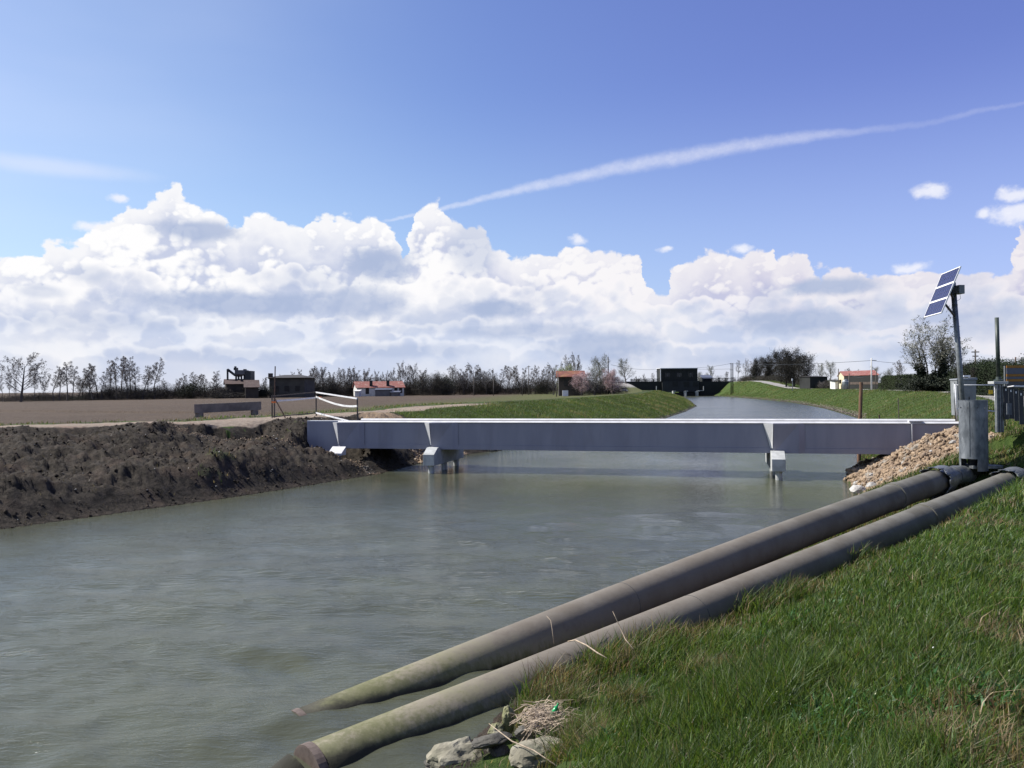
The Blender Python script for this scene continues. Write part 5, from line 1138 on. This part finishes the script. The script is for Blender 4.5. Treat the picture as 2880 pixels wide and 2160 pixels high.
for kind, px, yt, Y, w, lab in row2: tree({'leafy':'budding_tree','ivytree':'ivy_tree','thicket':'thicket_tree','bushy':'budding_tree'}.get(kind, 'bare_tree'), lab, kind, px, yt, Y, w=w)

# ---------------------------------------------------------------- leaf masses
def mass(name, C, Rd, n, size, m, seed, parent=None, label=None, kind='stuff', asp=.05, vert=.8):
    """leaf-sized faces spread through lumpy volumes: C centres, Rd radii"""
    g = np.random.default_rng(seed); C = np.asarray(C, float); Rd = np.asarray(Rd, float); vol = (Rd[:, 0]*Rd[:, 2]); i = g.choice(len(C), n, p=vol/vol.sum())
    v = g.normal(size=(n, 3)); v /= np.linalg.norm(v, axis=1)[:, None]; r = g.random(n)**.45; r *= 1+.25*(vnoise(v[:,0]*3+i, v[:,2]*3)-.5)*2
    P_ = C[i]+v*r[:, None]*Rd[i]
    o = link(name, leaf_mesh(name, P_, size, m, seed, 1, .02, asp, vert), parent)
    if kind: o['kind'] = kind
    if label: o['label'] = label
    return o
g = np.random.default_rng(31)
def line_mass(name, pts, n_l, hmin, hmax, n, size, m, seed, label):
    C = []; Rd = []
    for (x0, Y0), (x1, Y1) in zip(pts[:-1], pts[1:]):
        for k in range(n_l):
            f = g.random(); px = x0+(x1-x0)*f; Y = Y0+(Y1-Y0)*f+g.normal(0, 2); a = aty(px, 1100, Y); z = gz(a.x, Y); h = g.uniform(hmin, hmax)*(1 if g.random() > .25 else .6)
            C.append((a.x, Y, z+h*.45)); Rd.append((g.uniform(1.6, 3.6), 2.0, h*.55))
    return mass(name, C, Rd, int(n*3), size*1.8, m, seed, label=label)
line_mass('undergrowth', [(-60,152), (300,172)], 46, .7, 2.2, 9000, .16, M['brush'], 41, 'dark undergrowth below the trees left behind the ploughed field')
line_mass('undergrowth', [(300,173), (640,190)], 52, 2.4, 4.0, 24000, .18, M['brush'], 42, 'dark undergrowth between the slender trees and the grain dryer')
line_mass('undergrowth', [(600,183), (760,190)], 24, 2.0, 3.6, 10000, .18, M['brush'], 45, 'dark scrub before the farm sheds')
line_mass('undergrowth', [(850,205), (1000,218)], 26, 3.6, 5.4, 20000, .20, M['brush'], 43, 'dark scrub between the barn and the long farmhouse')
line_mass('undergrowth', [(1000,222), (1300,228), (1580,222)], 44, 3.2, 5.6, 46000, .20, M['brush'], 44, 'dark scrub under the far trees right of the long farmhouse')
line_mass('undergrowth', [(1180,214), (1270,216)], 12, 5.2, 6.6, 9000, .20, M['brush'], 46, 'taller dark clump right of the long farmhouse')
line_mass('far_woods', [(1560,330), (1900,400), (2100,420)], 50, 4.0, 6.5, 20000, .3, M['brush'], 47, 'far wood on the horizon behind the causeway')
line_mass('undergrowth', [(1640,170), (1740,176)], 14, 2.0, 3.0, 7000, .15, M['brush'], 48, 'dark scrub at the foot of the blossom trees')
line_mass('undergrowth', [(2090,365), (2180,288), (2350,208)], 40, 1.8, 3.4, 22000, .2, M['brush'], 49, 'dark scrub at the foot of the domed thicket')
line_mass('undergrowth', [(2400,215), (2560,160)], 24, 1.6, 2.6, 10000, .12, M['brush'], 50, 'scrub behind the cream farmhouse')
line_mass('undergrowth', [(2545,112), (2700,98)], 16, 1.5, 2.4, 12000, .09, M['ivy'], 51, 'dark ivy and scrub at the foot of the many stemmed tree')
# hedges
def hedge(label, pts, z1, th, n, size, m, seed, z0=2.9, name='hedge', rough=.25):
    """clipped hedge: dense core of leaves inside a box that follows pts (pixel x, depth)"""
    gg = np.random.default_rng(seed); r = thing(name, label, 'hedge', aty(pts[0][0], 1100, pts[0][1]))
    P_ = [aty(x, 1100, Y) for x, Y in pts]; out = []; mb = MB()
    L = sum((b-a).length for a, b in zip(P_[:-1], P_[1:]))
    for a, b in zip(P_[:-1], P_[1:]):
        d = Vector((b.x-a.x, b.y-a.y, 0)); k = int(n*d.length/L); d.normalize(); nr = Vector((-d.y, d.x, 0)); t = gg.random(k); f = gg.random(k)
        s = gg.choice([0,1,2], k, p=[.65,.27,.08]); lump = vnoise(t*d.length*0+t*(b-a).length/1.2, t*0, seed)-.5
        off = np.where(s == 0, -th/2+lump*rough, np.where(s == 1, gg.uniform(-th/2, th/2, k), th/2)); zz = np.where(s == 1, z1+lump*rough*1.6, z0+(z1-z0)*f)
        X = a.x+(b.x-a.x)*t+nr.x*off; Yq = a.y+(b.y-a.y)*t+nr.y*off; out.append(np.stack([X, Yq, zz], 1)+gg.normal(0, rough*.35, (k, 3)))
        h_ = nr*(th/2-.15); base = lambda p, s_, z: Vector((p.x+h_.x*s_, p.y+h_.y*s_, z))
        mb.hexa([base(a,-1,z0), base(b,-1,z0), base(b,1,z0), base(a,1,z0)], [base(a,-1,z1-.2), base(b,-1,z1-.2), base(b,1,z1-.2), base(a,1,z1-.2)])
    mb.build('branches', M['twig_dark'], r)
    o = link('leaves', leaf_mesh('leaves', np.vstack(out), size, m, seed, 1, .03), r); o.location = -ROOT[r.name]; o['kind'] = 'stuff'
    return r
hedge('low clipped green hedge between the farmhouse and the ivy tree', [(2490,142), (2565,128), (2612,120)], 5.45, 1.6, 30000, .055, M['hedge'], 61)
hedge('tall rough evergreen hedge behind the notice board', [(2708,70), (2790,62), (2990,52)], 5.35, 1.6, 80000, .045, M['ever'], 62, rough=.5)
tree('conifer', 'small dark conifer at the left end of the tall evergreen hedge', 'thicket', 2716, 1018, 66, w=.8)
tree('conifer', 'dark bushy conifer above the tall evergreen hedge', 'thicket', 2740, 1032, 63, w=1.0)

# ---------------------------------------------------------------- grass
def blades(name, x, y, z, length, width, col, lean, seed, m, label, wind=(.25, -.1)):
    g = np.random.default_rng(seed); n = len(x); az = g.uniform(0, 6.283, n); fa = g.uniform(0, 6.283, n)
    ln = lean*g.uniform(.2, 1.4, n); dx = np.cos(az)*ln+wind[0]*g.random(n); dy = np.sin(az)*ln+wind[1]*g.random(n)
    wx = np.cos(fa)*width; wy = np.sin(fa)*width; B = np.stack([x, y, z-.02], 1); L = length
    def pt(f, k, s): h = L*(f-.28*(ln+.2)*f*f*.9); return np.stack([B[:,0]+dx*L*f*f*k+s*wx, B[:,1]+dy*L*f*f*k+s*wy, B[:,2]+h], 1)
    V = np.stack([pt(0,1,-1), pt(0,1,1), pt(.5,1,-.8), pt(.5,1,.8), pt(1,1,0)], 1)
    base = np.arange(n)[:, None]*5; T = np.concatenate([base+np.array([[0,1,3]]), base+np.array([[0,3,2]]), base+np.array([[2,3,4]])], 1).reshape(-1, 3)
    me = npmesh(name, V.reshape(-1, 3), T, m, smooth=False); vcol(me, 'tint', np.repeat(col, 5, 0)); o = link(name, me); o['kind'] = 'stuff'; o['label'] = label; return o
M['grass'] = mat_vcol('grass_blades', .38, .5, .3)
GREENS = np.array([(.056,.108,.016), (.084,.140,.022), (.038,.076,.013), (.118,.152,.034), (.070,.104,.044)])
DRY = np.array([(.20,.155,.085), (.27,.21,.13), (.13,.085,.045), (.10,.095,.05)])
def grass_cols(x, y, g, dryp):
    n = len(x); c = GREENS[g.integers(0, 5, n)]*g.uniform(.65, 1.2, (n, 1)); patch = fbm(x*.55, y*.55, 3, 80); c *= (.75+.5*patch)[:, None]
    d = g.random(n) < dryp; c[d] = DRY[g.integers(0, 4, d.sum())]*g.uniform(.7, 1.15, (d.sum(), 1)); return c
g = np.random.default_rng(77)
n = 430000; r = np.exp(g.uniform(math.log(2.1), math.log(46), n)); th = g.uniform(R(-6), R(47), n); x = r*np.sin(th); y = r*np.cos(th); z, Z = terrain(x, y)
dr, _ = sdist(x, y, RWL, -1)
a = P2(0); b = P2(1); d = np.array([b.x-a.x, b.y-a.y]); Lp = np.hypot(*d); d /= Lp; tt = ((x-a.x)*d[0]+(y-a.y)*d[1])/Lp; ww = (x-a.x)*d[1]-(y-a.y)*d[0]
bt_ = (ww > -1.6) & (ww < .24) & (tt > -.2) & (tt < 1.14)
pat = fbm(x*.9, y*.9, 3, 81); long_ = fbm(x*.7, y*.7, 3, 85)
on_pipe = ((np.abs(ww) < .33) & (tt > -.05) & (tt < 1.14)) | ((np.abs(ww+1.08) < .34) & (tt > -.05) & (tt < 1.03))
k = (dr > .15) & (Z[:, 3] < .35) & (Z[:, 1] < .3) & (~bt_ | ((tt > .66) & ~on_pipe)) & (r < 46)
k &= g.random(n) < np.clip(1.25-1.1*sst(pat, .58, .72), .25, 1)
k &= np.hypot(x-c0.x, y-c0.y) > cr
rocky = (x < .50+.12*np.sin(y*5)) & (y < 9.15) & (y > 5.5); k &= ~(rocky & (g.random(n) < .93))
edge = 1-sst(ww, .25, 1.6)*1.0
L = (.065+.10*g.random(n))*(1+1.3*sst(long_, .52, .66))*(1+.7*edge*(tt < .6)*(tt > -.1)); L *= .85+.008*r
dryp = .035+.50*sst(pat, .56, .66)+.28*edge
o = blades('grass', x[k], y[k], z[k], L[k], (.0016+.00042*r)[k], grass_cols(x[k], y[k], g, dryp[k]), .55, 78, M['grass'], 'thick green grass with dry patches on the near bank')
# pale dry stems lying among the grass
n = 16000; r = np.exp(g.uniform(math.log(2.4), math.log(30), n)); th = g.uniform(R(-6), R(46), n); x = r*np.sin(th); y = r*np.cos(th); z, Z = terrain(x, y); dr, _ = sdist(x, y, RWL, -1); pat = fbm(x*.9, y*.9, 3, 81)
tt = ((x-a.x)*d[0]+(y-a.y)*d[1])/Lp; ww = (x-a.x)*d[1]-(y-a.y)*d[0]
k = (dr > .1) & (Z[:, 3] < .35) & (Z[:, 1] < .3) & ((g.random(n) < .06+.8*sst(pat, .54, .68)) | (ww < .9)) & ~((ww > -.3) & (ww < .3)) & ~((ww < -.75) & (ww > -1.35))
kk = k; o = blades('dry_stems', x[kk], y[kk], z[kk]+.02, g.uniform(.05, .17, kk.sum()), (.0020+.0003*r)[kk], DRY[g.integers(0, 3, kk.sum())]*g.uniform(.9, 1.5, (kk.sum(), 1)), 1.25, 79, M['grass'], 'dry pale stems lying in the near grass')
# tufts at the waterline and by the pipes: long arching leaves
def tuft(label, px, py, zt, n, L, seed, dry=.42):
    g = np.random.default_rng(seed); p = atz(px, py, zt); x = p.x+g.normal(0, .10, n); y = p.y+g.normal(0, .10, n); c = grass_cols(x, y, g, dry)*1.1
    o = blades('grass_tuft', x, y, terrain(x, y)[0], L*g.uniform(.5, 1.15, n), np.full(n, .0035), c, .8, seed, M['grass'], label); del o['kind']; o['category'] = 'grass tuft'; o['group'] = 'grass tufts on the bank'
for i, (px, py, zt, n, L, lab) in enumerate(((1500,1960,.45,500,.42,'long grass tuft just above the reed litter'), (1590,1915,.5,450,.36,'grass tuft below the draped reed stalk'), (1640,2010,.6,600,.42,'grass tuft right of the green bottle'), (1590,2090,.5,600,.45,'greyish grass tuft above the pale block'),
    (1700,2050,.6,600,.42,'grey green tuft in the lower middle of the bank'), (1960,1800,.75,500,.40,'big dark tuft right of the dry patch by the nearer pipe'), (1760,1900,.62,500,.36,'grass tuft under the forked dry stalk'), (1660,2130,.75,600,.45,'pale arching tuft at the bottom edge'),
    (1835,1650,.12,480,.85,'grass tuft on the waterline behind the farther pipe'), (1980,1575,.12,150,.62,'small grass tuft behind the middle of the farther pipe'), (2480,1395,.3,160,.28,'tuft between the boulders and the farther pipe'))):
    tuft(lab, px, py, zt, n, L, 200+i)
# sparse dry stems on the strip between and behind the pipes
n = 5200; s = g.random(n); tq = g.uniform(.1, 1.0, n); wq = np.where(g.random(n) < .6, g.uniform(-.80, -.32, n), g.uniform(-1.9, -1.35, n)); x = a.x+d[0]*tq*Lp+d[1]*wq; y = a.y+d[1]*tq*Lp-d[0]*wq; z, Z = terrain(x, y)
k = z > .05
blades('dry_stems', x[k], y[k], z[k], g.uniform(.08, .34, k.sum()), np.full(k.sum(), .0035), (DRY[g.integers(0, 4, k.sum())]*g.uniform(.7,1.3,(k.sum(),1))), .8, 83, M['grass'], 'dry weeds on the strip between and behind the two pipes')
# broad-leaved weeds by the posts
n = 5000; x = g.uniform(14.2, 18.0, n); y = g.uniform(22, 28.5, n); z, Z = terrain(x, y); k = (vnoise(x*1.3, y*1.3, 9) > .35) & (Z[:, 3] < .5)
blades('tall_weeds', x[k], y[k], z[k], g.uniform(.1, .32, k.sum()), np.full(k.sum(), .010), np.where(g.random((k.sum(), 1)) < .45, DRY[g.integers(0, 4, k.sum())]*1.1, GREENS[g.integers(0, 5, k.sum())]*1.2), .7, 84, M['grass'], 'tall dry and green weeds at the foot of the posts')
# broad leaved weeds and small white flower heads in patches of the near grass
n = 24000; r = np.exp(g.uniform(math.log(2.4), math.log(16), n)); th = g.uniform(R(0), R(46), n); x = r*np.sin(th); y = r*np.cos(th); z, Z = terrain(x, y); dr, _ = sdist(x, y, RWL, -1); k = (dr > .6) & (fbm(x*1.3, y*1.3, 3, 140) > .60) & (np.hypot(x-1, y-9) > .5)
ww = (x-a.x)*d[1]-(y-a.y)*d[0]; k &= ww > .7
blades('broad_weeds', x[k], y[k], z[k]+.03, g.uniform(.03, .09, k.sum()), (.007+.0005*r)[k], np.array([(.050,.125,.040)])*g.uniform(.6, 1.5, (k.sum(), 1)), .9, 141, M['grass'], 'patches of low broad leaved weeds in the near grass')
k = k & (g.random(n) < .02); blades('flower_heads', x[k], y[k], z[k]+.11, np.full(k.sum(), .010), np.full(k.sum(), .005), np.full((k.sum(), 3), .7), .5, 142, M['grass'], 'tiny white flower heads in the near grass')
# far banks: coarser tufts
def far_grass(name, cx, cy, n, P, side, off, L0, wd, seed, label):
    g = np.random.default_rng(seed); yy = cx+(cy-cx)*g.random(n)**1.6; o_ = g.uniform(off[0], off[1], n); x = np.interp(yy, P[:, 1], P[:, 0])+side*o_; y = yy; z, Z = terrain(x, y); k = (Z[:, 0] > .45) & (Z[:, 1] < .4) & (Z[:, 2] < .6) & (z > .05)
    x, y, z, yy = x[k], y[k], z[k], yy[k]; pt_ = fbm(x*.3, y*.3, 4, 91); L = L0*g.uniform(.6, 1.4, len(x))*(.6+pt_); c = grass_cols(x, y, g, .06+.4*sst(pt_, .55, .7)); c = c*(.35+1.1*pt_)[:, None]+np.array([.010,.007,.003])
    blades(name, x, y, z, L, wd*(yy/60), c, .55, seed, M['grass'], label)
far_grass('grass', 50, 300, 130000, LWL, -1, (.5, 11), .20, .010, 92, 'rough grass on the far left bank beyond the bridge')
far_grass('grass', 36, 320, 130000, RWL, 1, (.3, 14), .14, .010, 93, 'short grass on the far right bank beyond the bridge')
# verge between path and field and green tufts on the dug bank
n = 26000; g = np.random.default_rng(95); yy = g.uniform(20, 47, n); x = g.uniform(-40, -2, n); y = yy; z, Z = terrain(x, y); dl, yl = sdist(x, y, LWL, 1); w_ = wl_(yl)
ver = (dl > w_+3.2) & (dl < w_+5.2) & (fbm(x*.4, y*.4, 3, 96) > .42); tf = (dl > 0) & (dl < w_) & (Z[:, 0] > .3); k = (ver | tf)
blades('bank_grass', x[k], y[k], z[k], g.uniform(.08, .25, k.sum()), np.full(k.sum(), .014), grass_cols(x[k], y[k], g, np.full(k.sum(), .35))*.7, .6, 97, M['grass'], 'grass tufts on the dug left bank and along the dirt path')
x = np.concatenate([x]*1); n = 14000; y = g.uniform(46, 75, n); x = g.uniform(-34, 8, n); z, Z = terrain(x, y); dl, yl = sdist(x, y, LWL, 1); w_ = wl_(yl); k = (dl > w_+3.4) & (dl < w_+7) & (fbm(x*.4, y*.4, 3, 98) > .45)
blades('bank_grass', x[k], y[k], z[k], g.uniform(.1, .3, k.sum()), np.full(k.sum(), .022), grass_cols(x[k], y[k], g, np.full(k.sum(), .25)), .6, 99, M['grass'], 'grass strip between the dirt path and the field')

# roots and dead stems in the dug soil
n = 26000; g = np.random.default_rng(120); x = g.uniform(-34, -2, n); y = g.uniform(10, 46, n); z, Z = terrain(x, y); dl, yl = sdist(x, y, LWL, 1); k = (dl > .0) & (dl < wl_(yl)*.98) & (vnoise(x*.9, y*.9, 121) > .35)
SOILC = np.array([(.030,.024,.018), (.016,.013,.010), (.05,.042,.032), (.11,.095,.075)]); cc = SOILC[g.choice(4, k.sum(), p=[.35,.2,.3,.15])]
blades('dead_roots', x[k], y[k], z[k], g.uniform(.05, .20, k.sum()), np.full(k.sum(), .008), cc, 1.1, 122, M['grass'], 'roots and dead stems tangled in the dug soil')
